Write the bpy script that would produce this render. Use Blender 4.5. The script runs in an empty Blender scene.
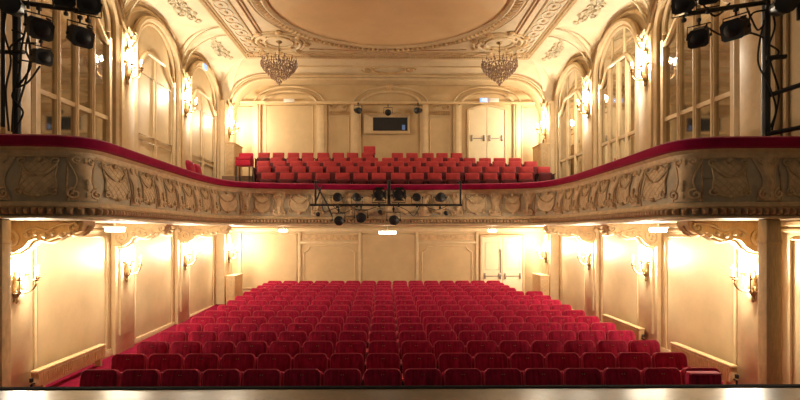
import bpy, bmesh, math, random
from mathutils import Vector, Matrix
random.seed(7)
PI = math.pi
sc = bpy.context.scene
COL = sc.collection
EYE = 2.64                       # eye height over the stalls floor
# ------------------------------------------------------------------ camera
TH = math.atan(6 / 513.0)
cam = bpy.data.cameras.new('camera'); cam.sensor_width = 36; cam.lens = 513 / 800 * 36
cam.shift_x = 6 / 800; cam.shift_y = 31 / 800; cam.clip_end = 200; cam.clip_start = 0.05
co = bpy.data.objects.new('camera', cam); COL.objects.link(co)
co.location = (0, 0, EYE); co.rotation_euler = (PI / 2, 0, -TH); sc.camera = co

def at(px, py, Y):
    """the place in the hall, at depth Y, that was measured at this point of the photograph"""
    c, s = math.cos(TH), math.sin(TH)
    xc = (px - 394) / 513; zc = (231 - py) / 513
    v = Vector((xc * c + s, c - xc * s, zc)); t = Y / v.y
    return Vector((v.x * t, Y, EYE + v.z * t))

# ------------------------------------------------------------------ materials
def mat(name, col, rough=0.6, metal=0.0, noise=0.0, nscale=6.0, bump=0.0, bscale=40.0, sheen=0.0, emit=None, spec=None, col2=None, coat=0.0, trans=0.0):
    m = bpy.data.materials.new(name); m.use_nodes = True
    nt = m.node_tree; b = nt.nodes['Principled BSDF']
    b.inputs['Base Color'].default_value = (*col, 1); b.inputs['Roughness'].default_value = rough
    b.inputs['Metallic'].default_value = metal
    if spec is not None: b.inputs['Specular IOR Level'].default_value = spec
    if sheen: b.inputs['Sheen Weight'].default_value = sheen; b.inputs['Sheen Roughness'].default_value = 0.4; b.inputs['Sheen Tint'].default_value = (1, .45, .45, 1)
    if coat: b.inputs['Coat Weight'].default_value = coat
    if trans: b.inputs['Transmission Weight'].default_value = trans
    if emit: b.inputs['Emission Color'].default_value = (*emit[0], 1); b.inputs['Emission Strength'].default_value = emit[1]
    tc = nt.nodes.new('ShaderNodeTexCoord')
    if noise or col2:
        n = nt.nodes.new('ShaderNodeTexNoise'); n.inputs['Scale'].default_value = nscale; n.inputs['Detail'].default_value = 4; n.inputs['Roughness'].default_value = .65
        nt.links.new(tc.outputs['Object'], n.inputs['Vector'])
        r = nt.nodes.new('ShaderNodeValToRGB')
        a = col2 if col2 else tuple(c * (1 - noise) for c in col)
        e = col if col2 else tuple(min(1, c * (1 + noise * .6)) for c in col)
        r.color_ramp.elements[0].position = .32; r.color_ramp.elements[1].position = .68
        r.color_ramp.elements[0].color = (*a, 1); r.color_ramp.elements[1].color = (*e, 1)
        nt.links.new(n.outputs['Fac'], r.inputs['Fac']); nt.links.new(r.outputs['Color'], b.inputs['Base Color'])
    if bump:
        n2 = nt.nodes.new('ShaderNodeTexNoise'); n2.inputs['Scale'].default_value = bscale; n2.inputs['Detail'].default_value = 3
        nt.links.new(tc.outputs['Object'], n2.inputs['Vector'])
        bp = nt.nodes.new('ShaderNodeBump'); bp.inputs['Strength'].default_value = bump; bp.inputs['Distance'].default_value = .02
        nt.links.new(n2.outputs['Fac'], bp.inputs['Height']); nt.links.new(bp.outputs['Normal'], b.inputs['Normal'])
    return m

M = {}
M['wall'] = mat('cream_plaster', (.63, .475, .265), .55, noise=.10, nscale=1.6, bump=.08, bscale=14)
M['trim'] = mat('cream_moulding', (.66, .495, .28), .5, noise=.10, nscale=5)
M['vault'] = mat('pale_vault_plaster', (.72, .57, .36), .6, noise=.10, nscale=2.2)
M['ceil'] = mat('tan_ceiling_plaster', (.76, .52, .27), .7, noise=.06, nscale=1.2)
M['gilt'] = mat('antique_gilt_relief', (.58, .38, .18), .45, noise=.28, nscale=9)
M['pale'] = mat('pale_green_grey_paint', (.55, .47, .30), .6, noise=.15, nscale=5)
M['ground'] = mat('grey_green_parapet_paint', (.50, .41, .27), .6, noise=.22, nscale=4)
M['tanrel'] = mat('tan_parapet_relief', (.70, .50, .28), .5, noise=.2, nscale=7)
M['dark_relief'] = mat('brown_egg_moulding', (.50, .31, .16), .5, noise=.3, nscale=12)
M['velvet'] = mat('crimson_velvet', (.38, .013, .052), .85, noise=.28, nscale=9, sheen=.35, bump=.15, bscale=60, spec=.1)
M['velvet_piping'] = mat('pale_velvet_edge', (.55, .06, .10), .8, noise=.2, nscale=14, sheen=.5, spec=.1)  # paler, pinker red for seat edges and arm caps
M['rail'] = mat('deep_crimson_velvet', (.30, .005, .05), .9, noise=.2, nscale=5, sheen=.3, spec=.1)
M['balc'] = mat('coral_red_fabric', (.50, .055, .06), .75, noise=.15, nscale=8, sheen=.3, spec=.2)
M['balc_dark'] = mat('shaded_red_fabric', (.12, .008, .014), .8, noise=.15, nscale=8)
M['pink'] = mat('bright_crimson_fabric', (.50, .004, .035), .8, noise=.1, sheen=.3)
M['carpet'] = mat('red_carpet', (.18, .004, .026), .95, noise=.2, nscale=30, bump=.3, bscale=200, spec=.05)
M['black'] = mat('matt_black_metal', (.012, .011, .010), .5, noise=.2, nscale=20)
M['cable'] = mat('black_rubber', (.01, .009, .009), .7)
M['lens'] = mat('dark_lens_glass', (.012, .010, .010), .35)
M['steel'] = mat('worn_steel', (.32, .29, .25), .4, metal=.8, noise=.2, nscale=10)
M['brass'] = mat('aged_brass', (.34, .22, .10), .38, metal=.7, noise=.3, nscale=20)
M['candle'] = mat('ivory_candle', (.85, .75, .55), .5)
M['flame'] = mat('warm_bulb', (1, .9, .7), .4, emit=((1, .84, .58), 120))
M['tube'] = mat('lamp_tube', (1, .95, .85), .4, emit=((1, .86, .62), 25))
M['mirror'] = mat('old_mirror_glass', (.66, .62, .55), .05, metal=1.0, noise=.12, nscale=1.5)
M['door'] = mat('ivory_door_paint', (.80, .66, .42), .45, noise=.06, nscale=3)
M['crystal'] = mat('smoky_crystal', (.36, .23, .17), .2, noise=.4, nscale=25, coat=.6, spec=.9)
M['stage'] = mat('worn_stage_boards', (.15, .12, .085), .27, spec=.35, noise=.16, nscale=3, bump=.04, bscale=8)
M['black_edge'] = mat('black_stage_edging', (.012, .01, .01), 1.0, spec=.02)
M['rad'] = mat('ochre_radiator_enamel', (.68, .47, .23), .5, noise=.1, nscale=5)
M['dark'] = mat('dark_interior', (.01, .01, .012), .6)
M['blue'] = mat('blue_screen', (.1, .2, .45), .3, emit=((.35, .5, 1), .15))
M['sign'] = mat('blue_exit_face', (.1, .25, .7), .4, emit=((.25, .45, 1), 1.6))
M['white'] = mat('white_plastic', (.8, .76, .68), .4)
M['softrel'] = mat('faded_gilt_relief', (.60, .43, .235), .5, noise=.2, nscale=9)
M['wall_gold'] = mat('golden_rear_plaster', (.58, .415, .215), .55, noise=.10, nscale=1.6, bump=.08, bscale=14)
M['tier'] = mat('brown_tier_boards', (.20, .11, .06), .6, noise=.2, nscale=4)
M['signwhite'] = mat('white_sign_print', (.9, .9, .9), .4, emit=((1, 1, 1), 1.2))
M['shellwood'] = mat('dark_seat_frame', (.07, .02, .018), .5)

# velvet nap: worn vertical streaks on the pads
def streaks(m, s, depth):
    nt = m.node_tree; b = nt.nodes['Principled BSDF']
    src = b.inputs['Base Color'].links[0].from_socket
    tc = nt.nodes.new('ShaderNodeTexCoord'); mp = nt.nodes.new('ShaderNodeMapping'); mp.inputs['Scale'].default_value = (s, s * .3, s * .12)
    oi = nt.nodes.new('ShaderNodeObjectInfo'); add = nt.nodes.new('ShaderNodeVectorMath'); add.operation = 'ADD'
    nt.links.new(tc.outputs['Object'], add.inputs[0]); nt.links.new(oi.outputs['Location'], add.inputs[1])
    nt.links.new(add.outputs[0], mp.inputs['Vector'])
    n = nt.nodes.new('ShaderNodeTexNoise'); n.inputs['Scale'].default_value = 1; n.inputs['Detail'].default_value = 2
    nt.links.new(mp.outputs[0], n.inputs['Vector'])
    mr = nt.nodes.new('ShaderNodeMapRange'); mr.inputs[1].default_value = .3; mr.inputs[2].default_value = .7; mr.inputs[3].default_value = 1 - depth; mr.inputs[4].default_value = 1 + depth
    nt.links.new(n.outputs['Fac'], mr.inputs[0])
    mx = nt.nodes.new('ShaderNodeMix'); mx.data_type = 'RGBA'; mx.blend_type = 'MULTIPLY'; mx.inputs[0].default_value = 1
    nt.links.new(src, mx.inputs[6]); nt.links.new(mr.outputs[0], mx.inputs[7]); nt.links.new(mx.outputs[2], b.inputs['Base Color'])
streaks(M['velvet'], 32, .35)
streaks(M['rad'], 60, .12); streaks(M['wall'], 2.6, .07)

# ------------------------------------------------------------------ mesh builder
class MB:
    def __init__(s): s.v = []; s.f = []; s.smooth = True
    def quad(s, a, b, c, d):
        n = len(s.v); s.v += [Vector(a), Vector(b), Vector(c), Vector(d)]; s.f.append((n, n + 1, n + 2, n + 3)); return s
    def poly(s, pts):
        n = len(s.v); s.v += [Vector(p) for p in pts]; s.f.append(tuple(range(n, n + len(pts)))); return s
    def loft(s, rings, closed=True, cap=True):
        n0 = len(s.v); k = len(rings[0])
        for r in rings: s.v += [Vector(p) for p in r]
        for i in range(len(rings) - 1):
            for j in range(k if closed else k - 1):
                a = n0 + i * k + j; b = n0 + i * k + (j + 1) % k
                s.f.append((a, b, b + k, a + k))
        if cap and closed:
            s.f.append(tuple(n0 + j for j in reversed(range(k)))); s.f.append(tuple(n0 + (len(rings) - 1) * k + j for j in range(k)))
        return s
    def grid(s, fn, nu, nv):
        return s.loft([[fn(u / nu, v / nv) for u in range(nu + 1)] for v in range(nv + 1)], closed=False)
    def box(s, lo, hi, bev=0.0, rot=None, about=None):
        x0, y0, z0 = lo; x1, y1, z1 = hi
        if bev <= 0:
            P = [(x0, y0, z0), (x1, y0, z0), (x1, y1, z0), (x0, y1, z0), (x0, y0, z1), (x1, y0, z1), (x1, y1, z1), (x0, y1, z1)]
            F = [(0, 3, 2, 1), (4, 5, 6, 7), (0, 1, 5, 4), (1, 2, 6, 5), (2, 3, 7, 6), (3, 0, 4, 7)]
        else:
            bm = bmesh.new(); bmesh.ops.create_cube(bm, size=1)
            for v in bm.verts: v.co = Vector(((x0 + x1) / 2 + v.co.x * (x1 - x0), (y0 + y1) / 2 + v.co.y * (y1 - y0), (z0 + z1) / 2 + v.co.z * (z1 - z0)))
            bmesh.ops.bevel(bm, geom=bm.edges[:], offset=bev, segments=2, affect='EDGES', profile=.5)
            bm.verts.index_update(); P = [tuple(v.co) for v in bm.verts]; F = [tuple(v.index for v in f.verts) for f in bm.faces]; bm.free()
        n = len(s.v); P = [Vector(p) for p in P]
        if rot is not None:
            ab = Vector(about) if about is not None else Vector(((x0 + x1) / 2, (y0 + y1) / 2, (z0 + z1) / 2))
            P = [rot @ (p - ab) + ab for p in P]
        s.v += P; s.f += [tuple(n + i for i in f) for f in F]; return s
    def tube(s, path, r, k=6, closed=False, flat=1.0, cap=True):
        P = [Vector(p) for p in path]; n = len(P); rings = []
        up = None
        for i, p in enumerate(P):
            if closed: t = P[(i + 1) % n] - P[i - 1]
            else: t = P[min(i + 1, n - 1)] - P[max(i - 1, 0)]
            if t.length < 1e-9: t = Vector((0, 0, 1))
            t.normalize()
            if up is None:
                up = Vector((0, 0, 1)) if abs(t.z) < .9 else Vector((1, 0, 0))
            a = up - t * up.dot(t)
            if a.length < 1e-6: a = t.orthogonal()
            a.normalize(); b = t.cross(a); up = a
            rr = r[i] if isinstance(r, (list, tuple)) else r
            rings.append([p + a * (rr * math.cos(2 * PI * j / k)) + b * (rr * flat * math.sin(2 * PI * j / k)) for j in range(k)])
        if closed: rings.append(rings[0])
        return s.loft(rings, cap=cap and not closed)
    def lathe(s, prof, c=(0, 0, 0), k=16, axis=None):
        """prof: list of (radius, height) along axis (default z) from c"""
        c = Vector(c); ax = Vector(axis).normalized() if axis is not None else Vector((0, 0, 1))
        a = ax.orthogonal().normalized(); b = ax.cross(a)
        return s.loft([[c + ax * h + a * (r * math.cos(2 * PI * j / k)) + b * (r * math.sin(2 * PI * j / k)) for j in range(k)] for r, h in prof])
    def octa(s, c, r, h):
        c = Vector(c); n = len(s.v)
        s.v += [c + Vector((r, 0, 0)), c + Vector((0, r, 0)), c + Vector((-r, 0, 0)), c + Vector((0, -r, 0)), c + Vector((0, 0, h)), c - Vector((0, 0, h))]
        for i in range(4): s.f += [(n + i, n + (i + 1) % 4, n + 4), (n + (i + 1) % 4, n + i, n + 5)]
        return s
    def lump(s, c, r, k=6):
        """small ovoid"""
        c = Vector(c); rx, ry, rz = r
        return s.loft([[c + Vector((rx * math.cos(2 * PI * j / k) * math.sin(a), ry * math.sin(2 * PI * j / k) * math.sin(a), rz * math.cos(a))) for j in range(k)] for a in (PI * .97, PI * .72, PI * .5, PI * .28, PI * .03)])
    def build(s, name, m, parent=None, kind=None, smooth=True, local=None):
        me = bpy.data.meshes.new(name)
        off = Vector(local) if local is not None else Vector((0, 0, 0))
        me.from_pydata([tuple(p - off) for p in s.v], [], s.f)
        me.materials.append(m if not isinstance(m, str) else M[m])
        bm = bmesh.new(); bm.from_mesh(me); bmesh.ops.recalc_face_normals(bm, faces=bm.faces[:]); bm.to_mesh(me); bm.free()
        if smooth:
            me.polygons.foreach_set('use_smooth', [True] * len(me.polygons))
            try: me.set_sharp_from_angle(angle=math.radians(38))
            except Exception: pass
        o = bpy.data.objects.new(name, me); COL.objects.link(o)
        if parent is not None: o.parent = parent
        if kind: o['kind'] = kind
        return o

def tag(o, label, cat, group=None):
    o['label'] = label; o['category'] = cat
    if group: o['group'] = group
    return o
def thing(name, loc, label, cat, group=None, rz=0):
    o = bpy.data.objects.new(name, None); COL.objects.link(o); o.empty_display_size = .1
    o.location = loc; o.rotation_euler = (0, 0, rz)
    return tag(o, label, cat, group)
def struct(mb, name, m, parent=None): return mb.build(name, m, parent, kind='structure')
def dup(root, loc, label, rz=None, group=None, scale=None):
    r = root.copy(); COL.objects.link(r); r.location = loc; r['label'] = label
    if rz is not None: r.rotation_euler = (0, 0, rz)
    if group: r['group'] = group
    if scale: r.scale = scale
    for ch in list(root.children):
        c = ch.copy(); COL.objects.link(c); c.parent = r
        for g in list(ch.children):
            d = g.copy(); COL.objects.link(d); d.parent = c
    return r

ORD = 'zeroth first second third fourth fifth sixth seventh eighth ninth tenth eleventh twelfth thirteenth fourteenth fifteenth sixteenth seventeenth'.split()
def spiral(turns=1.5, r0=1.0, n=28, start=0.0, cw=1):
    """unit spiral polyline winding into the origin"""
    return [((1 - .88 * i / (n - 1)) * r0 * math.cos(start + cw * 2 * PI * turns * i / (n - 1)), (1 - .88 * i / (n - 1)) * r0 * math.sin(start + cw * 2 * PI * turns * i / (n - 1))) for i in range(n)]
def catmull(P, n=8, closed=False):
    out = []; L = len(P)
    for i in range(L if closed else L - 1):
        g = lambda j: Vector(P[j % L]) if closed else Vector(P[max(0, min(L - 1, j))])
        a, b, c, d = g(i - 1), g(i), g(i + 1), g(i + 2)
        for k in range(n):
            t = k / n
            out.append(.5 * ((2 * b) + (c - a) * t + (2 * a - 5 * b + 4 * c - d) * t * t + (3 * b - a - 3 * c + d) * t ** 3))
    if not closed: out.append(Vector(P[-1]))
    return out

# ------------------------------------------------------------------ dimensions
WX, BACK, ARCHY = 6.0, 19.2, 18.4        # side walls, back wall, plane of the big rear arch
R = lambda rel: EYE + rel
CEIL = R(5.8); CX, CY = 4.72, 17.1       # flat ceiling and its edge
SPR, APX = R(4.45), R(5.5)               # springing and apex of the wall arches
PY = [4.6, 8.17, 11.6, 14.9, 18.3]       # pilaster centres along the side walls
SOFF = R(.16)
NEARY = 4.6

# ------------------------------------------------------------------ floors
mb = MB()
fl = lambda y: -.05 + max(0, (y - 11.4)) * .022
mb.loft([[(-WX, y, fl(y)), (WX, y, fl(y)), (WX, y, fl(y) - .2), (-WX, y, fl(y) - .2)] for y in (4.9, 11.4, 19.3)])
floor = struct(mb, 'floor', 'carpet')
st = struct(MB().box((-7.5, -4, .9), (7.5, 4.9, 1.13)), 'floor_stage', 'stage')
struct(MB().box((-7.5, 4.9, .9), (7.5, 5.0, 1.137), .01), 'trim_1', 'black_edge')
struct(MB().box((-7.5, 4.7, 0), (7.5, 4.9, .9)), 'wall_stage_front', 'dark')

# ------------------------------------------------------------------ side walls
def arch_z(y, y0, y1, spr=SPR, apx=APX):
    c = (y0 + y1) / 2; a = (y1 - y0) / 2
    q = max(0, 1 - ((y - c) / a) ** 2)
    return spr + (apx - spr) * math.sqrt(q)
def side_wall(sg):
    nm = 'left' if sg < 0 else 'right'
    P = lambda y, z, d=0.0: Vector((sg * (WX - d), y, z))
    mb = MB()
    mb.quad(P(NEARY, -.1), P(BACK, -.1), P(BACK, SPR), P(NEARY, SPR))
    for i in range(4):
        n = 20
        for k in range(n):
            ya = PY[i] + (PY[i + 1] - PY[i]) * k / n; yb = PY[i] + (PY[i + 1] - PY[i]) * (k + 1) / n
            mb.quad(P(ya, SPR), P(yb, SPR), P(yb, arch_z(yb, PY[i], PY[i + 1])), P(ya, arch_z(ya, PY[i], PY[i + 1])))
    # shell outside so the wall is closed from behind
    mb.quad(P(NEARY, 0, -.25), P(BACK + .3, 0, -.25), P(BACK + .3, CEIL + .4, -.25), P(NEARY, CEIL + .4, -.25))
    w = struct(mb, 'wall_' + nm, 'wall')
    # pilasters, lower and upper
    for j in (1, 2, 3, 4):
        y = PY[j]; hw = .42 if j < 4 else .40
        dd = 0 if j < 4 else .22
        m2 = MB()
        def bx(y0, y1, z0, z1, d): m2.box((min(sg * (WX - d), sg * (WX + .02)), y0, z0), (max(sg * (WX - d), sg * (WX + .02)), y1, z1), .015)
        bx(y - hw, y + hw, -.1, SOFF, .10 + dd); bx(y - hw + .13, y + hw - .13, .35, SOFF - .25, .15 + dd)
        bx(y - hw - .04, y + hw + .04, SOFF - .2, SOFF - .1, .15 + dd)
        struct(m2, 'pilaster', 'trim', w)
        m2 = MB()
        bx(y - hw, y + hw, R(.4), SPR + .1, .10 + dd); bx(y - hw + .14, y + hw - .14, R(.4), SPR, .17 + dd)
        for e in (-1, 1):
            m2.tube([P(y + e * (hw - .06), R(.45), .11 + dd), P(y + e * (hw - .06), SPR + .1, .11 + dd)], .035)
        struct(m2, 'pilaster', 'trim', w)
        # capital with scrolls and leaves
        m2 = MB(); zc = SPR - .05
        for e in (-1, 1):
            m2.tube([P(y + e * (.16 + a * .13), zc + b * .13, .22 + dd) for a, b in spiral(1.4, 1, 22, PI / 2 if e > 0 else PI / 2, -e)], .03, 5)
            m2.tube([P(y + e * (.12 + a * .10), zc - .45 + b * .12, .21 + dd) for a, b in spiral(1.3, 1, 20, -PI / 2, e)], .025, 5)
            m2.tube(catmull([P(y + e * .02, zc - .75, .2 + dd), P(y + e * .16, zc - .55, .22 + dd), P(y + e * .06, zc - .3, .23 + dd), P(y + e * .2, zc - .05, .24 + dd), P(y + e * .3, zc + .2, .2 + dd)], 6), .03, 5)
        for k in range(5): m2.lump(P(y, zc - .7 + k * .19, .22 + dd), (.05, .07, .10))
        struct(m2, 'capital', 'trim', w)
    # arch mouldings
    for i in range(4):
        m2 = MB(); y0, y1 = PY[i], PY[i + 1]
        for ins, r, d in ((.05, .05, .05), (.40, .075, .10), (.55, .035, .04)):
            a, b = y0 + ins, y1 - ins
            pts = [P(a, R(.5), d)] if ins > .1 else []
            n = 26
            for k in range(n + 1):
                y = (a + b) / 2 - (b - a) / 2 * math.cos(PI * k / n)
                pts.append(P(y, arch_z(y, a, b, SPR - ins * .3, APX - ins * .42), d))
            if ins > .1: pts.append(P(b, R(.5), d))
            m2.tube(pts, r, 6)
        struct(m2, 'arch_moulding', 'trim', w)
    # ground-floor panel frames and crown moulding
    for i in range(4):
        y0, y1 = PY[i] + .62, PY[i + 1] - .62
        m2 = MB(); z0, z1 = .55, SOFF - .28
        m2.tube([P(y0, .1, .01), P(y0, z1, .01), P(y1, z1, .01), P(y1, .1, .01)], .024, 6)
        struct(m2, 'panel_moulding', 'trim', w)
    m2 = MB()
    for z, r in ((SOFF - .05, .05), (SOFF - .15, .03)): m2.tube([P(NEARY, z, .03), P(BACK, z, .03)], r, 6)
    struct(m2, 'crown_moulding', 'trim', w)
    struct(MB().box((min(sg * (WX - .03), sg * (WX + .02)), 5.0, -.1), (max(sg * (WX - .03), sg * (WX + .02)), BACK, .10), .008), 'baseboard_' + nm, 'trim', w)
    return w, P
wall_left, PL = side_wall(-1)
wall_right, PR = side_wall(1)

# mirrored french windows / blind panels in the upper bays
def s_top(y, a, b, z0, rise):
    u = (y - a) / (b - a); return z0 + rise * (0.5 - 0.5 * math.cos(PI * min(1, max(0, (1 - abs(2 * u - 1)) * 1.7))))
WN = [0]
def mirror_bay(P, y0, y1, npane, plain=False):
    WN[0] += 1
    a, b = y0 + .62, y1 - .62; zb = R(.6); zt = R(4.0)
    m = MB()
    for y in (a - .04, b + .04): m.box(P(y - .05, zb, .0), P(y + .05, zt + .12, .09), .0)
    n = 24; top = []
    for k in range(n + 1):
        y = a - .06 + (b - a + .12) * k / n; top.append(P(y, s_top(y, a, b, zt, .42), .05))
    m.tube(top, .055, 6)
    ins = .60; lun = []
    for k in range(n + 1):
        y = (y0 + y1) / 2 - ((y1 - y0) / 2 - ins) * math.cos(PI * k / n); lun.append(P(y, arch_z(y, y0 + ins, y1 - ins, SPR - .2, APX - .27), .04))
    m.tube(lun, .04, 6)
    root = struct(m, 'window_%d' % WN[0], 'trim')
    if plain:
        q = MB()
        for z0, z1 in ((R(.8), R(2.2)), (R(2.35), R(3.85))):
            for c0, c1 in ((a + .05, (a + b) / 2 - .06), ((a + b) / 2 + .06, b - .05)):
                q.tube([P(c0, z0, .02), P(c1, z0, .02), P(c1, z1, .02), P(c0, z1, .02)], .022, 6, closed=True)
        q.tube([P((a + b) / 2, zb, .02), P((a + b) / 2, zt + .35, .02)], .014, 4)
        q.build('door_panel', 'trim', root)
        h = MB()
        for e in (-.07, .07): h.box(P((a + b) / 2 + e - .012, R(1.85), .02), P((a + b) / 2 + e + .012, R(2.45), .035))
        h.build('handle', 'gilt', root)
        return root
    for k in range(npane):
        ya = a + (b - a) * k / npane; yb = a + (b - a) * (k + 1) / npane
        g = MB()
        for s in range(6):
            u0 = ya + (yb - ya) * s / 6; u1 = ya + (yb - ya) * (s + 1) / 6
            g.quad(P(u0, zb, .012), P(u1, zb, .012), P(u1, s_top(u1, a, b, zt, .42), .012), P(u0, s_top(u0, a, b, zt, .42), .012))
        g.build('pane', 'mirror', root)
        if k:
            q = MB(); q.box(P(ya - .055, zb, .0), P(ya + .055, s_top(ya, a, b, zt, .42), .06)); q.tube([P(ya, zb, .06), P(ya, s_top(ya, a, b, zt, .4), .06)], .025, 6)
            q.build('muntin', 'trim', root)
    q = MB(); q.box(P(a, R(2.36), .0), P(b, R(2.44), .05)); q.build('transom', 'trim', root)
    g = MB()
    for k in range(n):
        p, q2 = lun[k], lun[k + 1]
        g.quad((p.x * 1.003, p.y, s_top(p.y, a, b, zt, .42)), (q2.x * 1.003, q2.y, s_top(q2.y, a, b, zt, .42)), (q2.x * 1.003, q2.y, q2.z), (p.x * 1.003, p.y, p.z))
    g.build('lunette_pane', 'mirror', root)
    q = MB()
    for f in (.33, .67):
        y = a + (b - a) * f; q.tube([P(y, s_top(y, a, b, zt, .42), .03), P(y, arch_z(y, y0 + ins, y1 - ins, SPR - .2, APX - .27), .03)], .03, 6)
    q.build('muntin', 'trim', root)
    return root
mirror_bay(PL, PY[1], PY[2], 4)
mirror_bay(PL, PY[2], PY[3], 4, plain=True)
mirror_bay(PL, PY[3], PY[4], 4, plain=True)
mirror_bay(PR, PY[1], PY[2], 4)
mirror_bay(PR, PY[2], PY[3], 4)
mirror_bay(PR, PY[3], PY[4], 3)

# ------------------------------------------------------------------ back wall
mb = MB(); mb.quad((-WX, BACK, 0), (WX, BACK, 0), (WX, BACK, CEIL), (-WX, BACK, CEIL)); mb.box((-WX - .3, BACK + .25, 0), (WX + .3, BACK + .35, CEIL + .4))
wall_back = struct(mb, 'wall_back', 'wall_gold')
BZ = lambda py: EYE + (231 - py) * BACK / 513
BX = lambda px: at(px, 231, BACK).x
def frame_tube(parent, x0, x1, z0, z1, r=.025, notch=0.0, name='panel_moulding', d=.0):
    m = MB(); y = BACK - d
    if notch:
        pts = [(x0, y, z0), (x1, y, z0), (x1, y, z1 - notch)]
        pts += [(x1 - notch + notch * math.sin(a), y, z1 - notch + notch * (1 - math.cos(a)) ) for a in (PI * .5, PI * .35, PI * .2, 0.05)][1:]
        pts = [(x0, y, z0), (x1, y, z0), (x1, y, z1 - notch), (x1 - notch * .3, y, z1 - notch * .9), (x1 - notch * .85, y, z1 - notch * .45), (x1 - notch, y, z1), (x0 + notch, y, z1), (x0 + notch * .85, y, z1 - notch * .45), (x0 + notch * .3, y, z1 - notch * .9), (x0, y, z1 - notch)]
    else: pts = [(x0, y, z0), (x1, y, z0), (x1, y, z1), (x0, y, z1)]
    m.tube(pts, r, 6, closed=True); return struct(m, name, 'trim', parent)
# lower wall
for x0, x1 in ((300, 359), (418, 476)):
    frame_tube(wall_back, BX(x0 + 4), BX(x1 - 4), .5, BZ(246), .03, .22)
    frame_tube(wall_back, BX(x0 + 1), BX(x1 - 1), BZ(241), BZ(234), .025)
    struct(MB().box((BX(x0 + 3), BACK - .03, BZ(240)), (BX(x1 - 3), BACK, BZ(235))), 'frieze_panel', 'gilt', wall_back)
    struct(MB().box((BX(x0), BACK - .06, BZ(243.5)), (BX(x1), BACK, BZ(241.5)), .01), 'shelf_moulding', 'trim', wall_back)
frame_tube(wall_back, BX(362), BX(415), .5, BZ(234), .02)
frame_tube(wall_back, BX(242), BX(297), .5, BZ(234), .03)
struct(MB().box((-WX, BACK - .08, BZ(231.5)), (WX, BACK, BZ(228)), .01), 'crown_moulding', 'trim', wall_back)
for px in (240, 299.5, 360, 417, 477):
    struct(MB().box((BX(px - 1.5), BACK - .06, 0), (BX(px + 1.5), BACK, BZ(232)), .01), 'pilaster_strip', 'trim', wall_back)
# upper wall: pilaster strips, panels, arches
for p0, p1 in ((254, 261), (317, 327), (351, 361), (420, 428), (453, 461), (513, 520)):
    m = MB(); m.box((BX(p0), BACK - .10, R(1.0)), (BX(p1), BACK, BZ(103)), .015); m.box((BX(p0 + 2), BACK - .14, R(1.0)), (BX(p1 - 2), BACK, BZ(104)), .015)
    struct(m, 'pilaster', 'trim', wall_back)
for p0, p1 in ((329, 349), (430, 451)):
    frame_tube(wall_back, BX(p0), BX(p1), R(1.9), BZ(117), .022)
    m = MB()
    for e in (-1, 1):
        cx = BX((p0 + p1) / 2)
        m.tube([(cx + e * (.22 + a * .14), BACK - .04, BZ(107) + b * .10) for a, b in spiral(1.3, 1, 20, PI, e)], .022, 5)
    for k in range(11): m.box((BX(p0) + (BX(p1) - BX(p0)) * (k + .2) / 11, BACK - .05, BZ(115)), (BX(p0) + (BX(p1) - BX(p0)) * (k + .7) / 11, BACK, BZ(111)))
    struct(m, 'capital', 'gilt', wall_back)
for p0, p1 in ((262, 317), (361, 420), (461, 513)):
    m = MB(); x0, x1 = BX(p0), BX(p1); c = (x0 + x1) / 2
    for ins, r, top in ((0.0, .05, 92), (-.28, .035, 87)):
        m.tube([(c + ((x1 - x0) / 2 - ins) * math.cos(PI * k / 24), BACK - .05, BZ(104) + (BZ(top) - BZ(104)) * math.sin(PI * k / 24)) for k in range(25)], r, 6)
    struct(m, 'arch_moulding', 'trim', wall_back)
struct(MB().box((BX(232), BACK - .12, BZ(104.2)), (BX(546), BACK, BZ(102)), .02), 'string_course', 'trim', wall_back)
frame_tube(wall_back, BX(266), BX(313), R(1.8), BZ(106), .02)
for p0, p1 in ((238, 253), (522, 540)):
    frame_tube(wall_back, BX(p0), BX(p1), R(1.5), BZ(107), .035)
# cartouche over the middle
m = MB(); cx = BX(389)
for e in (-1, 1):
    m.tube([(cx + e * (.42 + a * .13), BACK - .08, BZ(84) + b * .10) for a, b in spiral(1.3, 1, 20, PI / 2, -e)], .03, 5)
m.lump((cx, BACK - .05, BZ(84)), (.16, .08, .2)); m.lump((cx, BACK - .05, BZ(88)), (.10, .08, .14))
struct(m, 'cartouche', 'gilt', wall_back)

# rear arch intrados, and pier returns
def big_arch(x):
    q = abs(x)
    return R(5.45) if q < 4.3 else R(4.2) + 1.25 * math.sqrt(max(0, 1 - ((q - 4.3) / 1.35) ** 2))
xs = sorted(set([-5.65 + 1.35 * (1 - math.cos(PI / 2 * k / 14)) for k in range(15)] + [-4.3 + 8.6 * k / 20 for k in range(21)] + [5.65 - 1.35 * (1 - math.cos(PI / 2 * k / 14)) for k in range(15)]))
m = MB()
m.loft([[(x, ARCHY, big_arch(x)), (x, BACK, big_arch(x))] for x in xs], closed=False)
for s in (-1, 1):
    m.quad((s * 5.65, ARCHY, R(.4)), (s * 5.65, BACK, R(.4)), (s * 5.65, BACK, R(4.2)), (s * 5.65, ARCHY, R(4.2)))
    m.quad((s * 5.65, ARCHY, R(.4)), (s * WX, ARCHY, R(.4)), (s * WX, ARCHY, R(4.5)), (s * 5.65, ARCHY, R(4.2)))
rear_arch = struct(m, 'wall_rear_arch', 'trim')
for off, r in ((0, .06), (.22, .04)):
    m = MB(); pts = [(-5.65 - off * .3, ARCHY - .02, R(.6))] + [(x * (1 + off * .03), ARCHY - .02 - off * .6, big_arch(x) + off * .28) for x in xs] + [(5.65 + off * .3, ARCHY - .02, R(.6))]
    m.tube(pts, r, 6); struct(m, 'arch_moulding', 'trim', rear_arch)

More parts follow.
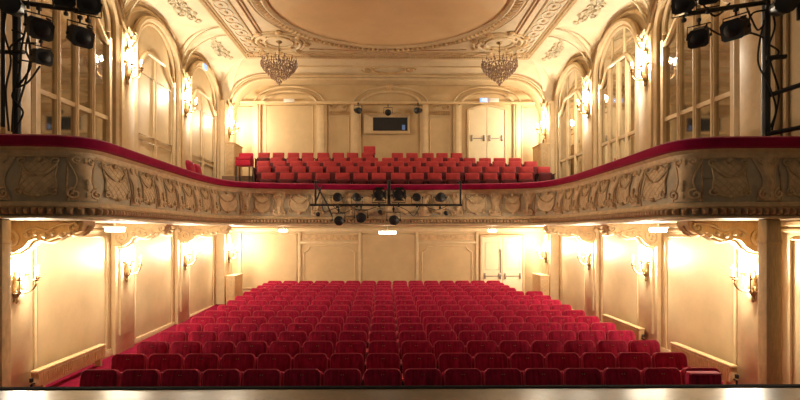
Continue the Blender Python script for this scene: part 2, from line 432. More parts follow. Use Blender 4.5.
# ------------------------------------------------------------------ coved vault and ceiling
def cove(A, C, v):
    a = v * PI / 2
    h = 1 - math.cos(a); z = math.sin(a)
    return Vector((A.x + (C.x - A.x) * h, A.y + (C.y - A.y) * h, A.z + (C.z - A.z) * z))
mb = MB()
def side_pts(sg, i, u):
    y0, y1 = PY[i], PY[i + 1]; y = (y0 + y1) / 2 - (y1 - y0) / 2 * math.cos(PI * u)
    A = Vector((sg * WX, y, arch_z(y, y0, y1)))
    cy = y if y < 14.9 else 14.9 + (y - 14.9) * (CY - 14.9) / (PY[4] - 14.9)
    return A, Vector((sg * CX, cy, CEIL))
for sg in (-1, 1):
    for i in range(4):
        mb.grid(lambda u, v: cove(*side_pts(sg, i, u), v), 24, 8)
mb.loft([[cove(Vector((x, ARCHY, big_arch(x))), Vector((x * CX / 5.65, CY, CEIL)), v / 8) for x in xs] for v in range(9)], closed=False)
for s in (-1, 1):   # corner pendentives
    A0, C0 = Vector((s * WX, PY[4], SPR)), Vector((s * CX, CY, CEIL)); A1 = Vector((s * 5.65, ARCHY, R(4.2)))
    mb.loft([[cove(A0, C0, v / 8), cove(A1, C0, v / 8)] for v in range(9)], closed=False)
    mb.quad((s * WX, PY[4], SPR), (s * 5.65, ARCHY, R(4.2)), (s * 5.65, ARCHY, R(3.5)), (s * WX, PY[4], R(3.5)))
vault = struct(mb, 'ceiling_vault', 'vault')
# ribs and pendentive ornaments
for sg in (-1, 1):
    for j in (1, 2, 3):
        m = MB()
        A, C = Vector((sg * WX, PY[j], SPR)), Vector((sg * CX, PY[j], CEIL))
        for e in (-.07, .07):
            m.tube([cove(A, C, v / 10) + Vector((-sg * .02, e * (1 + v * .35), -.02)) for v in range(11)], .022, 5)
        struct(m, 'groin_rib', 'pale', vault)
    for i in (0, 1, 2, 3):
        m = MB(); A, C = side_pts(sg, i, .5); cc = cove(A, C, .62); t1 = Vector((0, 1, 0)); t2 = (cove(A, C, .8) - cove(A, C, .45)).normalized()
        n = Vector((-sg * .5, 0, -1)).normalized() * .04
        for e in (-1, 1):
            for (o1, o2, r1, r2, st_, cw, tr) in ((.30, .0, .17, .13, PI, 1, .03), (.16, .22, .13, .10, -PI / 2, 1, .026), (.58, .12, .15, .10, PI / 2, -1, .026), (.85, .24, .12, .08, -PI / 2, 1, .022), (.42, .30, .09, .06, PI, -1, .02)):
                m.tube([cc + n + t1 * (e * (o1 + r1 * a)) + t2 * (o2 + r2 * b) for a, b in spiral(1.4, 1, 20, st_, e * cw)], tr, 5)
            for k in range(4): m.lump(cc + n + t1 * (e * (.2 + .22 * k)) + t2 * (.10 + .05 * k), (.05, .09, .04))
        m.lump(cc + n, (.10, .16, .08)); m.lump(cc + n + t2 * .2, (.07, .09, .06))
        struct(m, 'crown_cartouche', 'pale', vault)
    for i in range(4):
        for v, r in ((.0, .05), (.16, .02), (.20, .012)):
            m = MB(); m.tube([cove(*side_pts(sg, i, k / 24), v) + Vector((-sg * .02, 0, -.01)) for k in range(25)], r, 6)
            struct(m, 'groin_moulding', 'trim', vault)
m = MB()
for v, r in ((.25, .025), (.6, .025)):
    m.tube([cove(Vector((x, ARCHY, big_arch(x))), Vector((x * CX / 5.65, CY, CEIL)), v) + Vector((0, -.01, -.02)) for x in xs if abs(x) < 4.4], r, 6)
struct(m, 'cove_moulding', 'trim', vault)
m = MB()
cc = Vector((BX(389), 17.95, R(5.62)))
for e in (-1, 1):
    m.tube([cc + Vector((e * (.75 + .2 * a), -.03, .10 * b)) for a, b in spiral(1.4, 1, 22, 0, e)], .03, 5)
m.tube([cc + Vector((.55 * math.cos(2 * PI * k / 24), -.05, .12 * math.sin(2 * PI * k / 24))) for k in range(24)], .035, 5, closed=True)
struct(m, 'cove_cartouche', 'gilt', vault)

DC, DR = Vector((0.0, 12.95, CEIL)), 3.12
mb = MB(); n = 128; ring0, ring1 = [], []
corner_a = [math.atan2(CY - DC.y, CX), math.atan2(CY - DC.y, -CX), math.atan2(NEARY - DC.y, CX) % (2 * PI), math.atan2(NEARY - DC.y, -CX) % (2 * PI)]
angs = sorted([2 * PI * k / n for k in range(n)] + [a % (2 * PI) for a in corner_a])
for a in angs:
    dx, dy = math.cos(a), math.sin(a)
    ring0.append(DC + Vector((dx * DR, dy * DR, 0)))
    tx = (CX / abs(dx)) if abs(dx) > 1e-6 else 1e9
    ty = ((CY - DC.y) / dy) if dy > 1e-6 else (((NEARY - DC.y) / dy) if dy < -1e-6 else 1e9)
    t = min(tx, ty); ring1.append(DC + Vector((dx * t, dy * t, 0)))
mb.loft([ring0, ring1], cap=False)
ceiling = struct(mb, 'ceiling', 'vault')
mb = MB()
mb.loft([[DC + Vector((math.cos(2 * PI * j / 96) * DR * r, math.sin(2 * PI * j / 96) * DR * r, z)) for j in range(96)] for r, z in ((1, 0), (.985, .10), (.96, .14), (.8, .26), (.55, .36), (.28, .42), (.02, .44))])
struct(mb, 'ceiling_dome', 'ceil', ceiling)
struct(MB().box((-WX - .3, NEARY, CEIL + .55), (WX + .3, BACK + .4, CEIL + .65)), 'ceiling_slab', 'dark')
def ring(r, tr, z=0.0, c=DC, k=96, flat=1): 
    return [c + Vector((r * math.cos(2 * PI * j / k), r * math.sin(2 * PI * j / k), z)) for j in range(k)]
m = MB()
for r, tr in ((3.14, .07), (3.42, .05), (3.52, .03)): m.tube(ring(r, tr, -.02), tr, 8, closed=True)
struct(m, 'dome_moulding', 'trim', ceiling)
m = MB()
for k in range(132):
    a = 2 * PI * k / 132; p = DC + Vector((3.28 * math.cos(a), 3.28 * math.sin(a), -.03))
    m.loft([[p + Matrix.Rotation(a, 3, 'Z') @ Vector((x * q, y * q, -z)) for x, y in ((.10, .045), (-.10, .045), (-.10, -.045), (.10, -.045))] for q, z in ((1, 0), (.9, .05), (.4, .075))])
struct(m, 'egg_and_dart', 'gilt', ceiling)
# rectangular frames
struct(MB().lump(DC + Vector((.02, 3.3, -.06)), (.14, .10, .08), 10).lump(DC + Vector((.02, 3.22, -.12)), (.08, .06, .06), 10), 'keystone_boss', 'dark_relief', ceiling)
def rect(inx, y1, z, y0=NEARY): return [(-inx, y0, z), (-inx, y1, z), (inx, y1, z), (inx, y0, z)]
m = MB()
for inx, y1, r in ((4.70, 17.08, .07), (4.56, 16.95, .03), (4.02, 16.62, .03)):
    m.tube(rect(inx, y1, CEIL - .01), r, 6)
struct(m, 'border_moulding', 'trim', ceiling)
m = MB()
for s in (-1, 1):
    for x, yy in ((3.80, 15.2), (3.70, 15.0)): m.tube([(s * x, NEARY, CEIL - .01), (s * x, yy, CEIL - .01)], .028, 6)
    m.tube([(s * 2.5, 16.35, CEIL - .01), (0, 16.55, CEIL - .01)], .02, 6)
struct(m, 'groove_moulding', 'dark_relief', ceiling)
m = MB()
for s in (-1, 1):
    for k in range(150):
        y = NEARY + .05 + k * .083; m.lump((s * 4.63, y, CEIL - .03), (.03, .03, .03), 5)
for k in range(110): m.lump((-4.55 + k * .0835, 17.0, CEIL - .03), (.03, .03, .035), 5)
struct(m, 'bead_moulding', 'gilt', ceiling)
m = MB()   # guilloche band
for s in (-1, 1):
    for k in range(26):
        y = NEARY + .3 + k * .46
        m.tube([(s * 4.29 + .17 * math.cos(2 * PI * q / 16), y + .25 * math.sin(2 * PI * q / 16), CEIL - .01) for q in range(16)], .024, 5, closed=True)
        m.lump((s * 4.29, y, CEIL - .015), (.06, .09, .035))
for k in range(17):
    x = -3.6 + k * .45
    m.tube([(x + .24 * math.cos(2 * PI * q / 16), 16.78 + .08 * math.sin(2 * PI * q / 16), CEIL - .01) for q in range(16)], .016, 5, closed=True)
struct(m, 'guilloche_band', 'gilt', ceiling)
m = MB()
for s in (-1, 1):
    m.box((min(s * 4.06, s * 4.5), NEARY, CEIL - .012), (max(s * 4.06, s * 4.5), 16.6, CEIL + .01))
struct(m, 'border_field', 'pale', ceiling)
m = MB()
for s in (-1, 1):     # corner leaf scrolls outside the dome
    for cx_, cy_, sc_ in ((s * 4.25, 16.75, .34), (s * 3.3, 9.6, .3)):
        for e in (-1, 1):
            m.tube([(cx_ + e * sc_ * (.7 + .5 * a), cy_ + sc_ * .5 * b, CEIL - .03) for a, b in spiral(1.4, 1, 22, PI, e)], .03, 5)
        m.lump((cx_, cy_, CEIL - .03), (sc_ * .4, sc_ * .3, .06))
struct(m, 'corner_scroll', 'gilt', ceiling)
CH = [at(279, 44.5, 15.75), at(499.5, 44, 15.75)]
for c in CH:
    c = Vector((c.x, c.y, CEIL)); m = MB()
    for r, t in ((.42, .03), (.66, .06), (.80, .035)): m.tube(ring(r, t, -.02, c, 40), t, 6, closed=True)
    struct(m, 'ceiling_rosette', 'trim', ceiling)
    m = MB()
    for k in range(8):
        a = 2 * PI * k / 8 + .2; p = c + Vector((.82 * math.cos(a), .82 * math.sin(a), -.04)); m.lump(p, (.13, .13, .05))
        q = c + Vector((.54 * math.cos(a), .54 * math.sin(a), -.03)); m.lump(q, (.05, .05, .04))
    struct(m, 'rosette_leaves', 'gilt', ceiling)

# ------------------------------------------------------------------ balcony
half = [(-6.05, 6.90), (-5.4, 6.90), (-4.75, 6.92), (-4.34, 6.98), (-4.14, 7.2), (-4.13, 7.7), (-4.19, 8.8), (-4.26, 10.2), (-4.3, 11.4), (-4.26, 12.3), (-4.12, 12.95), (-3.75, 13.45), (-3.0, 13.74), (-1.9, 13.95), (-.9, 14.06)]
ctrl = half + [(0, 14.1)] + [(-x, y + .04) for x, y in reversed(half)]
raw = catmull([Vector((x, y, 0)) for x, y in ctrl], 10)
cum = [0]
for i in range(1, len(raw)): cum.append(cum[-1] + (raw[i] - raw[i - 1]).length)
LEN = cum[-1]
import bisect
def on_path(s):
    s = max(0, min(LEN - 1e-6, s)); i = max(0, bisect.bisect_right(cum, s) - 1); i = min(i, len(raw) - 2)
    f = (s - cum[i]) / (cum[i + 1] - cum[i]); p = raw[i].lerp(raw[i + 1], f)
    a = raw[max(0, i - 2)]; b = raw[min(len(raw) - 1, i + 3)]; t = (b - a).normalized()
    return p, Vector((t.y, -t.x, 0))      # normal pointing to the stage / hall middle
def near_s(x, y):
    return min(range(len(raw)), key=lambda i: (raw[i] - Vector((x, y, 0))).length)
PROF = [(.16, .10), (.36, .07), (.45, .085), (.60, .10), (.72, .085), (.88, .045), (1.0, .02), (1.08, .03), (1.14, .05)]
def poff(z):
    for (a, oa), (b, ob) in zip(PROF, PROF[1:]):
        if z <= b: 
            f = max(0, (z - a) / (b - a)); f = f * f * (3 - 2 * f); return oa + (ob - oa) * f
    return PROF[-1][1]
def surf(s, z, o=0.0):
    p, n = on_path(s); return Vector((p.x, p.y, EYE + z)) + n * (poff(z) + o)
NS = 240
SS = [LEN * k / NS for k in range(NS + 1)]
zs = [.16, .25, .36, .42, .5, .6, .7, .8, .9, 1.0, 1.08, 1.14]
mb = MB(); mb.loft([[surf(s, z) for z in zs] + [surf(s, 1.14, -.2 - poff(1.14)), surf(s, .16, -.2 - poff(.16))] for s in SS])
wb = struct(mb, 'wall_balcony', 'ground')
def sweep(name, prof, m, parent):
    mm = MB(); mm.loft([[(lambda pn: Vector((pn[0].x, pn[0].y, EYE + z)) + pn[1] * o)(on_path(s)) for o, z in prof] for s in SS]); return struct(mm, name, m, parent)
sweep('lower_cornice', [(-.05, .16), (.12, .16), (.15, .17), (.15, .195), (.11, .21), (-.05, .21)], 'tanrel', wb)
sweep('upper_cornice', [(.0, .315), (.115, .315), (.13, .335), (.11, .36), (.10, .39), (.0, .41)], 'tanrel', wb)
sweep('under_rail_moulding', [(.0, .985), (.05, .99), (.06, 1.01), (.045, 1.02), (.05, 1.075), (.08, 1.09), (.10, 1.12), (.12, 1.14), (.0, 1.14)], 'tanrel', wb)
mm = MB(); k = 0; s = .05
while s < LEN:
    p, n = on_path(s); t = Vector((-n.y, n.x, 0)); c = Vector((p.x, p.y, EYE + .267)) + n * .125
    mm.loft([[c + t * (x * q) + Vector((0, 0, z * q)) + n * d for x, z in ((.042, .045), (-.042, .045), (-.036, -.04), (0, -.05), (.036, -.04))] for q, d in ((1, -.02), (1, .02), (.6, .05), (.15, .06))])
    s += .09
struct(mm, 'egg_and_dart', 'dark_relief', wb)
# consoles
cons = [(-5.1, 6.9), (-4.19, 7.06), (-4.15, 8.3), (-4.2, 9.3), (-4.27, 10.35), (-4.3, 11.4), (-4.25, 12.4), (-3.75, 13.45), (-2.88, 13.76), (-1.9, 13.95), (-.95, 14.05), (0, 14.1)]
cons_s = [cum[near_s(*c)] for c in cons]; cons_s += [LEN - s for s in reversed(cons_s[:-1])]
for s0 in cons_s:
    mm = MB(); zz = [.41 + (1.04 - .41) * k / 14 for k in range(15)]
    def hw(z):
        u = (z - .41) / .63; return .145 - .075 * math.sin(PI * min(1, u * 1.15)) ** 1.5 + .03 * max(0, u - .75) * 4
    mm.loft([[surf(s0 + hw(z) * q, z, .004 + .035 * (1 - q * q) ** .5 + .03 * math.exp(-((z - .5) / .07) ** 2) * (1 - abs(q)) + .03 * math.exp(-((z - .97) / .06) ** 2) * (1 - abs(q))) for q in (-1, -.8, -.4, 0, .4, .8, 1)] for z in zz], closed=False)
    for e in (-1, 1):
        mm.tube([surf(s0 + e * (.10 + .065 * a), .50 + .075 * b, .05) for a, b in spiral(1.4, 1, 20, PI / 2, e)], .016, 5)
        mm.tube([surf(s0 + e * (.075 + .05 * a), .96 + .055 * b, .05) for a, b in spiral(1.3, 1, 18, -PI / 2, -e)], .014, 5)
        mm.tube([surf(s0 + e * (hw(z) + .005), z, .012) for z in zz], .013, 5)
    for z in (.49, .58, .66, .95): mm.lump(surf(s0, z, .055), (.03, .025, .045), 6)
    struct(mm, 'console', 'tanrel', wb)
    mm = MB(); e = 1 if s0 < LEN / 2 else -1
    mm.tube([surf(s0 - e * .165, z, .008) for z in [.40 + .65 * k / 10 for k in range(11)]], .015, 5)
    struct(mm, 'joint_line', 'dark_relief', wb)
# cartouches between the consoles
def shield(u):            # closed outline, u in 0..1 -> (x,z) in -1..1
    a = 2 * PI * u; c, s_ = math.cos(a), math.sin(a)
    r = 1 / max(abs(c) ** 2.6 + abs(s_) ** 2.6, 1e-6) ** (1 / 2.6)
    x, z = r * c, r * s_
    x *= 1 - .13 * math.cos(z * PI) * (1 if abs(x) > .3 else 0) - .06 * z
    if z > 0: z *= .86 + .2 * abs(math.cos(x * PI * .95)) ** 1.0
    return x, z
def inside(x, z, poly):
    c = False
    for (x0, z0), (x1, z1) in zip(poly, poly[1:] + poly[:1]):
        if (z0 > z) != (z1 > z) and x < (x1 - x0) * (z - z0) / (z1 - z0) + x0: c = not c
    return c
stops = [0.0] + cons_s + [LEN]
for i in range(len(stops) - 1):
    a, b = stops[i], stops[i + 1]; c = (a + b) / 2; w = (b - a) / 2 - .25
    if w < .1: continue
    mid = abs(c - LEN / 2) < 4.6
    poly = [shield(k / 40) for k in range(40)]
    if mid: poly = [(math.cos(2 * PI * k / 40), .92 * math.sin(2 * PI * k / 40)) for k in range(40)]
    H = .25; zc = .72
    Q = lambda x, z, o: surf(c + x * w, zc + z * H, o)
    mm = MB()
    n0 = len(mm.v); mm.v.append(Q(0, 0, .018))
    for q, o in ((.55, .018), (.97, .014)):
        mm.v += [Q(x * q, z * q, o) for x, z in poly]
    for k in range(40):
        k2 = (k + 1) % 40; mm.f.append((n0, n0 + 1 + k, n0 + 1 + k2)); mm.f.append((n0 + 1 + k, n0 + 41 + k, n0 + 41 + k2, n0 + 1 + k2))
    plate = struct(mm, 'cartouche', 'tanrel', wb)
    mm = MB(); mm.tube([Q(x, z, .014) for x, z in poly], .014, 5, closed=True)
    for e in (-1, 1):
        for zz_, st_, cw in ((.86, -PI / 2, -1), (-.8, PI / 2, 1)):
            mm.tube([Q(e * (.86 + .16 * p / max(w, .2) * .4), zz_ + .22 * q, .03) for p, q in spiral(1.2, 1, 14, st_, e * cw)], .013, 5)
    mm.lump(Q(0, .95, .03), (.05, .05, .04)); mm.lump(Q(0, -1.0, .03), (.05, .05, .035))
    # festoon
    for e in (-1, 1):
        mm.tube([Q(e * (.95 - .9 * t), .75 - 1.0 * math.sin(PI / 2 * t) * .9 + .25 * t, .03) for t in [k / 10 for k in range(11)]], [.012 + .014 * math.sin(PI * k / 10) for k in range(11)], 5)
    struct(mm, 'cartouche_frame', 'softrel', plate)
    if not mid:
        mm = MB(); nl = 7
        for d in (-1, 1):
            for k in range(-nl, nl + 1):
                seg = []
                for t in range(25):
                    x = -1 + 2 * t / 24; z = d * x + k * .34 * 1.2
                    if inside(x, z, poly) and abs(z) < .95: seg.append(Q(x, z, .017))
                    else:
                        if len(seg) > 2: mm.tube(seg, .005, 4)
                        seg = []
                if len(seg) > 2: mm.tube(seg, .005, 4)
        if mm.v: struct(mm, 'lattice', 'softrel', plate)
# velvet rail
mm = MB()
prof = [(-.24, 1.12), (.13, 1.115), (.165, 1.13), (.175, 1.19), (.155, 1.25), (.10, 1.278), (-.14, 1.28), (-.22, 1.26), (-.25, 1.2)]
mm.loft([[(lambda pn: Vector((pn[0].x, pn[0].y, EYE + z)) + pn[1] * o)(on_path(s)) for o, z in prof] for s in SS])
rail = mm.build('balcony_handrail', 'rail'); tag(rail, 'long crimson velvet padded handrail running along the top of the balcony front', 'handrail')
# balcony floor and soffit
inner = [on_path(s)[0] for s in SS]
m = MB()
for i in range(len(inner) - 1):
    a, b = inner[i], inner[i + 1]
    def outp(p): 
        if p.y < 13 and abs(p.x) > 3.9: return Vector((math.copysign(WX, p.x), p.y, 0))
        return None
    for z in (SOFF, R(.72)):
        oa, ob = outp(a), outp(b)
        if oa is not None and ob is not None:
            if abs(a.y - b.y) > 1e-5: m.quad((a.x, a.y, z), (b.x, b.y, z), (ob.x, ob.y, z), (oa.x, oa.y, z))
        else:
            m.quad((a.x, a.y, z), (b.x, b.y, z), (b.x, BACK, z), (a.x, BACK, z))
for s in (-1, 1):
    for z in (SOFF, R(.72)):
        m.quad((s * 4.0, 12.9, z), (s * WX, 12.9, z), (s * WX, BACK, z), (s * 4.0, BACK, z))
        m.quad((s * 4.3, 6.9, z + .001), (s * WX, 6.9, z + .001), (s * WX, 7.3, z + .001), (s * 4.3, 7.3, z + .001))
floor_b = struct(m, 'floor_balcony', 'wall')
tiers = [(14.35, .79), (15.0, 1.08), (15.8, 1.36), (16.6, 1.57), (17.35, 1.86)]
for i, (y, z) in enumerate(tiers):
    y1 = tiers[i + 1][0] if i < 4 else BACK - .001
    struct(MB().box((-5.6, y, R(.73)), (5.6, y1, R(z)), .01), 'floor_tier', 'tier')
# free-standing columns under the near ends
for s, x in ((-1, -5.36), (1, 5.20)):
    x = -5.31 if s < 0 else 5.30
    m = MB(); m.box((x - .105, 6.98, -.1), (x + .105, 7.16, SOFF), .02); m.box((x - .115, 6.97, SOFF - .34), (x + .115, 7.17, SOFF - .28), .02)
    struct(m, 'pillar_left' if s < 0 else 'pillar_right', 'rad')
# carved brackets under the balcony
for s in (-1, 1):
    for yb, L in ((8.05, 1.35), (11.3, 1.25), (14.75, 1.45)):
        m = MB(); T = .16
        X = lambda d: s * (WX - d)
        top = SOFF - .005
        low = [(0.05, -.46), (.18, -.50), (.32, -.48), (.44, -.40), (.52, -.30), (.62, -.27), (.78, -.30), (.92, -.25), (1.05, -.17), (1.2, -.20), (L - .04, -.15), (L, -.06)]
        low = [(a * L / 1.35 if a < 1.3 else a, b) for a, b in low]
        prof = [(0.0, 0.0)] + low + [(L, 0)]
        m.loft([[(X(a), yb + t, top + b) for a, b in prof] for t in (-T, T)])
        struct(m, 'bracket', 'rad', floor_b)
        q = MB()
        for t in (-T - .01, T + .01):
            q.tube([(X(.26 + .17 * a), yb + t, top - .28 + .17 * b) for a, b in spiral(1.7, 1, 30, -PI / 2, -1)], .03, 5)
            q.tube([(X(L - .13 + .09 * a), yb + t, top - .10 + .08 * b) for a, b in spiral(1.4, 1, 22, -PI / 2, -1)], .022, 5)
            q.tube(catmull([(X(.44), yb + t, top - .2), (X(.6), yb + t, top - .1), (X(.8), yb + t, top - .15), (X(1.0), yb + t, top - .06), (X(L - .1), yb + t, top - .03)], 5), .022, 5)
            for k in range(6): q.lump((X(.5 + k * .13), yb + t, top - .22 + .03 * (k % 2)), (.05, .03, .045))
        q.tube([(X(a), yb + T * .0, top + b - .01) for a, b in low], .05, 6)
        struct(q, 'bracket_scroll', 'trim', floor_b)

# ------------------------------------------------------------------ doors
def double_door(name, x0, x1, z0, z1, arched, bar_z):
    y = BACK - .02; c = (x0 + x1) / 2; m = MB()
    w = .06
    top = [(x1 - (x1 - x0) * k / 12, z1 + (.16 * math.sin(PI * k / 12) if arched else 0)) for k in range(13)]
    m.tube([(x1, y - .03, z0)] + [(a, y - .03, b) for a, b in top] + [(x0, y - .03, z0)], .06, 6)
    root = struct(m, name, 'trim')
    for e in (0, 1):
        xa, xb = (x0 + .03, c - .008) if e == 0 else (c + .008, x1 - .03)
        q = MB(); pts = [(xa, z0), (xb, z0)] + [(a, z1 - .03 + (.16 * math.sin(PI * (a - x0) / (x1 - x0)) if arched else 0)) for a in [xb + (xa - xb) * k / 8 for k in range(9)]]
        q.loft([[(a, yy, b) for a, b in pts] for yy in (y - .05, y + .01)])
        leaf = q.build('door_leaf', 'door', root)
        q = MB(); q.tube([(xa + .1, y - .055, bar_z), (xb - .1, y - .055, bar_z)], .018, 6)
        for xx in (xa + .1, xb - .1): q.box((xx - .03, y - .1, bar_z - .10), (xx + .03, y - .04, bar_z + .12), .01)
        q.build('panic_bar', 'steel', leaf)
        q = MB(); q.tube([(xa + .12, y - .052, bar_z + .25), (xb - .12, y - .052, bar_z + .25), (xb - .12, y - .052, z1 - .25), (xa + .12, y - .052, z1 - .25)], .01, 5, closed=True)
        if not arched: q.build('panel_moulding', 'trim', leaf)
    return root
double_door('door_1', BX(468), BX(505), R(1.88), BZ(110), True, BZ(138.5))
double_door('door_2', BX(481), BX(523), .15, BZ(236), False, BZ(276))
m = MB(); m.tube([(BX(500.3), BACK - .09, BZ(249)), (BX(500.3), BACK - .09, BZ(279))], .02, 5); m.box((BX(499.4), BACK - .12, BZ(252)), (BX(501.2), BACK - .06, BZ(249)), .01)
struct(m, 'trim_2', 'steel')

# projection window
m = MB(); x0, x1, z0, z1 = BX(364), BX(409.5), BZ(134), BZ(114.5); X0, X1, Z0, Z1 = BX(373), BX(407.5), BZ(130.8), BZ(117.5); y = BACK - .12
m.quad((x0, y, z0), (x1, y, z0), (X1, BACK - .01, Z0), (X0, BACK - .01, Z0)); m.quad((x0, y, z1), (x1, y, z1), (X1, BACK - .01, Z1), (X0, BACK - .01, Z1))
m.quad((x0, y, z0), (x0, y, z1), (X0, BACK - .01, Z1), (X0, BACK - .01, Z0)); m.quad((x1, y, z0), (x1, y, z1), (X1, BACK - .01, Z1), (X1, BACK - .01, Z0))
m.tube([(x0, y, z0), (x1, y, z0), (x1, y, z1), (x0, y, z1)], .02, 6, closed=True)
wnd = struct(m, 'window_7', 'trim')
MB().quad((X0, BACK - .008, Z0), (X1, BACK - .008, Z0), (X1, BACK - .008, Z1), (X0, BACK - .008, Z1)).build('pane', 'dark', wnd)
m = MB()
for k, (a, b, h) in enumerate(((377, 380, 126), (384, 389, 124), (391, 396, 127), (400, 404, 122))): m.box((BX(a), BACK - .03, Z0), (BX(b), BACK - .009, BZ(h)))
m.build('booth_equipment', 'dark', wnd)
MB().box((BX(402), BACK - .035, BZ(130)), (BX(405), BACK - .03, BZ(125))).build('booth_screen', 'blue', wnd)

# ------------------------------------------------------------------ sconces
def make_sconce():
    root = thing('wall_sconce', (0, 0, 0), '', 'wall lamp', 'gilt candle sconces on the pilasters')
    m = MB()   # stands against plane x=0, arms toward +x
    m.lathe([(.005, -.02), (.035, .02), (.02, .08), (.06, .14), (.075, .24), (.05, .32), (.065, .38), (.03, .46), (.01, .52)], (.03, 0, 0), 10)
    for e in (-1, 1):
        m.tube([(.06, e * (.05 + .045 * a), .2 + .06 * b) for a, b in spiral(1.3, 1, 16, -PI / 2, e)], .012, 5)
        m.tube([(.06, e * (.045 + .035 * a), .40 + .05 * b) for a, b in spiral(1.3, 1, 16, PI / 2, -e)], .01, 5)
    m.build('backplate', 'brass', root)
    for ang, r, h in ((0, .28, .36), (-50, .27, .38), (50, .27, .38), (-88, .20, .44), (88, .20, .44)):
        d = Vector((math.cos(math.radians(ang)), math.sin(math.radians(ang)), 0)); o = Vector((.05, 0, .22))
        arm = MB(); arm.tube(catmull([o, o + d * (r * .35) + Vector((0, 0, -.07)), o + d * (r * .75) + Vector((0, 0, -.03)), o + d * r * .98 + Vector((0, 0, h - .30)), o + d * r + Vector((0, 0, h - .24))], 5), .011, 5)
        tip = o + d * r + Vector((0, 0, h - .24))
        arm.lathe([(.01, -.01), (.045, .01), (.05, .02), (.018, .03), (.022, .05)], tip, 10)
        a_ = arm.build('arm', 'brass', root)
        MB().lathe([(.013, .04), (.013, .13)], tip, 8).build('candle', 'candle', a_)
        MB().lathe([(.004, .13), (.016, .15), (.018, .165), (.010, .19), (.002, .215)], tip, 8).build('flame_bulb', 'flame', a_)
    return root
sconce = make_sconce()
SC = []
lowz = R(-1.12); upz = R(3.27)
where = {1: 'nearest the stage', 2: 'second from the stage', 3: 'third from the stage', 4: 'in the far corner'}
first = True
SL = []
for s in (-1, 1):
    for lvl in (0, 1):
        for j in (1, 2, 3, 4):
            if lvl == 1 and j == 1: continue
            y = {1: 8.1, 2: 11.5, 3: 14.8, 4: 18.15}[j]
            x = s * (WX - (.155 if lvl == 0 else .175) - (.22 if j == 4 else 0)); z = lowz if lvl == 0 else upz
            w_ = dict(where)
            if lvl: w_ = {2: 'nearest the stage', 3: 'middle of three', 4: 'in the far corner'}
            lab = 'lit brass candle sconce on the %s wall %s the balcony, %s' % ('left' if s < 0 else 'right', 'under' if lvl == 0 else 'above', w_[j])
            rz = 0 if s < 0 else PI
            if first: o = sconce; o.location = (x, y, z); o.rotation_euler = (0, 0, rz); o['label'] = lab; first = False
            else: o = dup(sconce, (x, y, z), lab, rz)
            SL.append((s, lvl, j, Vector((x - s * .17, y, z + .56))))
P_LOW, P_UP = 290, 280
for s, lvl, j, p in SL:
    L = bpy.data.lights.new('sconce_light', 'POINT'); L.energy = P_LOW if lvl == 0 else P_UP; L.color = (1, .87, .67); L.shadow_soft_size = .07
    o = bpy.data.objects.new('sconce_light', L); COL.objects.link(o); o.location = p

# ------------------------------------------------------------------ stalls seats
def pad_rings(w, h, d, r, crown, k=6, z0=0, back=True):
    """upholstered slab in the xz plane, front toward -y, rounded top corners"""
    out = []
    for q, (cx_, cz) in enumerate(((w / 2 - r, h - r), (-w / 2 + r, h - r))):
        for i in range(k + 1):
            a = (0 if q == 0 else PI / 2) + PI / 2 * i / k
            out.append((cx_ + r * math.cos(a), cz + r * math.sin(a)))
    rb = r * .4
    for q, (cx_, cz) in enumerate(((-w / 2 + rb, rb), (w / 2 - rb, rb))):
        for i in range(3):
            a = PI + PI / 2 * q + PI / 2 * i / 2
            out.append((cx_ + rb * math.cos(a), cz + rb * math.sin(a)))
    cxm, czm = 0, h / 2
    def rg(q, y): return [(cxm + (x - cxm) * (1 - q / (w / 2)), y, z0 + czm + (z - czm) * (1 - q / (h / 2))) for x, z in out]
    return [rg(.02, d), rg(.004, d - .012), rg(0, d * .5), rg(.006, .012), rg(.02, 0), rg(.05, -crown * .5), rg(.11, -crown)]
tilt = Matrix.Rotation(math.radians(-11), 3, 'X')
def stall_seat():
    root = thing('theatre_seat', (0, 0, 0), '', 'theatre seat', 'red velvet stalls seats')
    m = MB(); m.loft([[tilt @ Vector(p) + Vector((0, 0, .32)) for p in r] for r in pad_rings(.485, .55, .09, .075, .018)])
    b = m.build('backrest', 'velvet', root)
    rg = pad_rings(.482, .55, .09, .075, .018)[3]
    m = MB(); m.tube([tilt @ Vector(p) + Vector((0, -.003, .32)) for p in rg[-1:] + rg[:14] + rg[14:15]], .0085, 5); m.build('piping', 'velvet_piping', b)
    m = MB()
    for e in (-1, 1): m.box((e * .014 - .006, -.012, .795), (e * .014 + .006, .0, .805))
    o = m.build('number_plate', 'brass', b)
    for v in o.data.vertices: v.co = tilt @ (v.co - Vector((0, 0, .32))) + Vector((0, -.006, .32))
    m = MB(); m.loft([[Vector((p[0], p[1] - .12, p[2] * 1.0 + .30)) for p in r] for r in pad_rings(.45, .36, .09, .06, .02)]); m.build('seat', 'velvet', root)
    for e in (-1, 1):
        m = MB(); m.box((e * .247 - .011, -.30, .56), (e * .247 + .011, -.0, .60), .008); m.box((e * .247 - .009, -.25, .0), (e * .247 + .009, -.03, .56))
        a = m.build('armrest', 'shellwood', root)
        q = MB(); q.box((e * .247 - .011, -.28, .60), (e * .247 + .011, .0, .615), .005); q.build('arm_pad', 'velvet_piping', a)
    return root
proto = stall_seat()
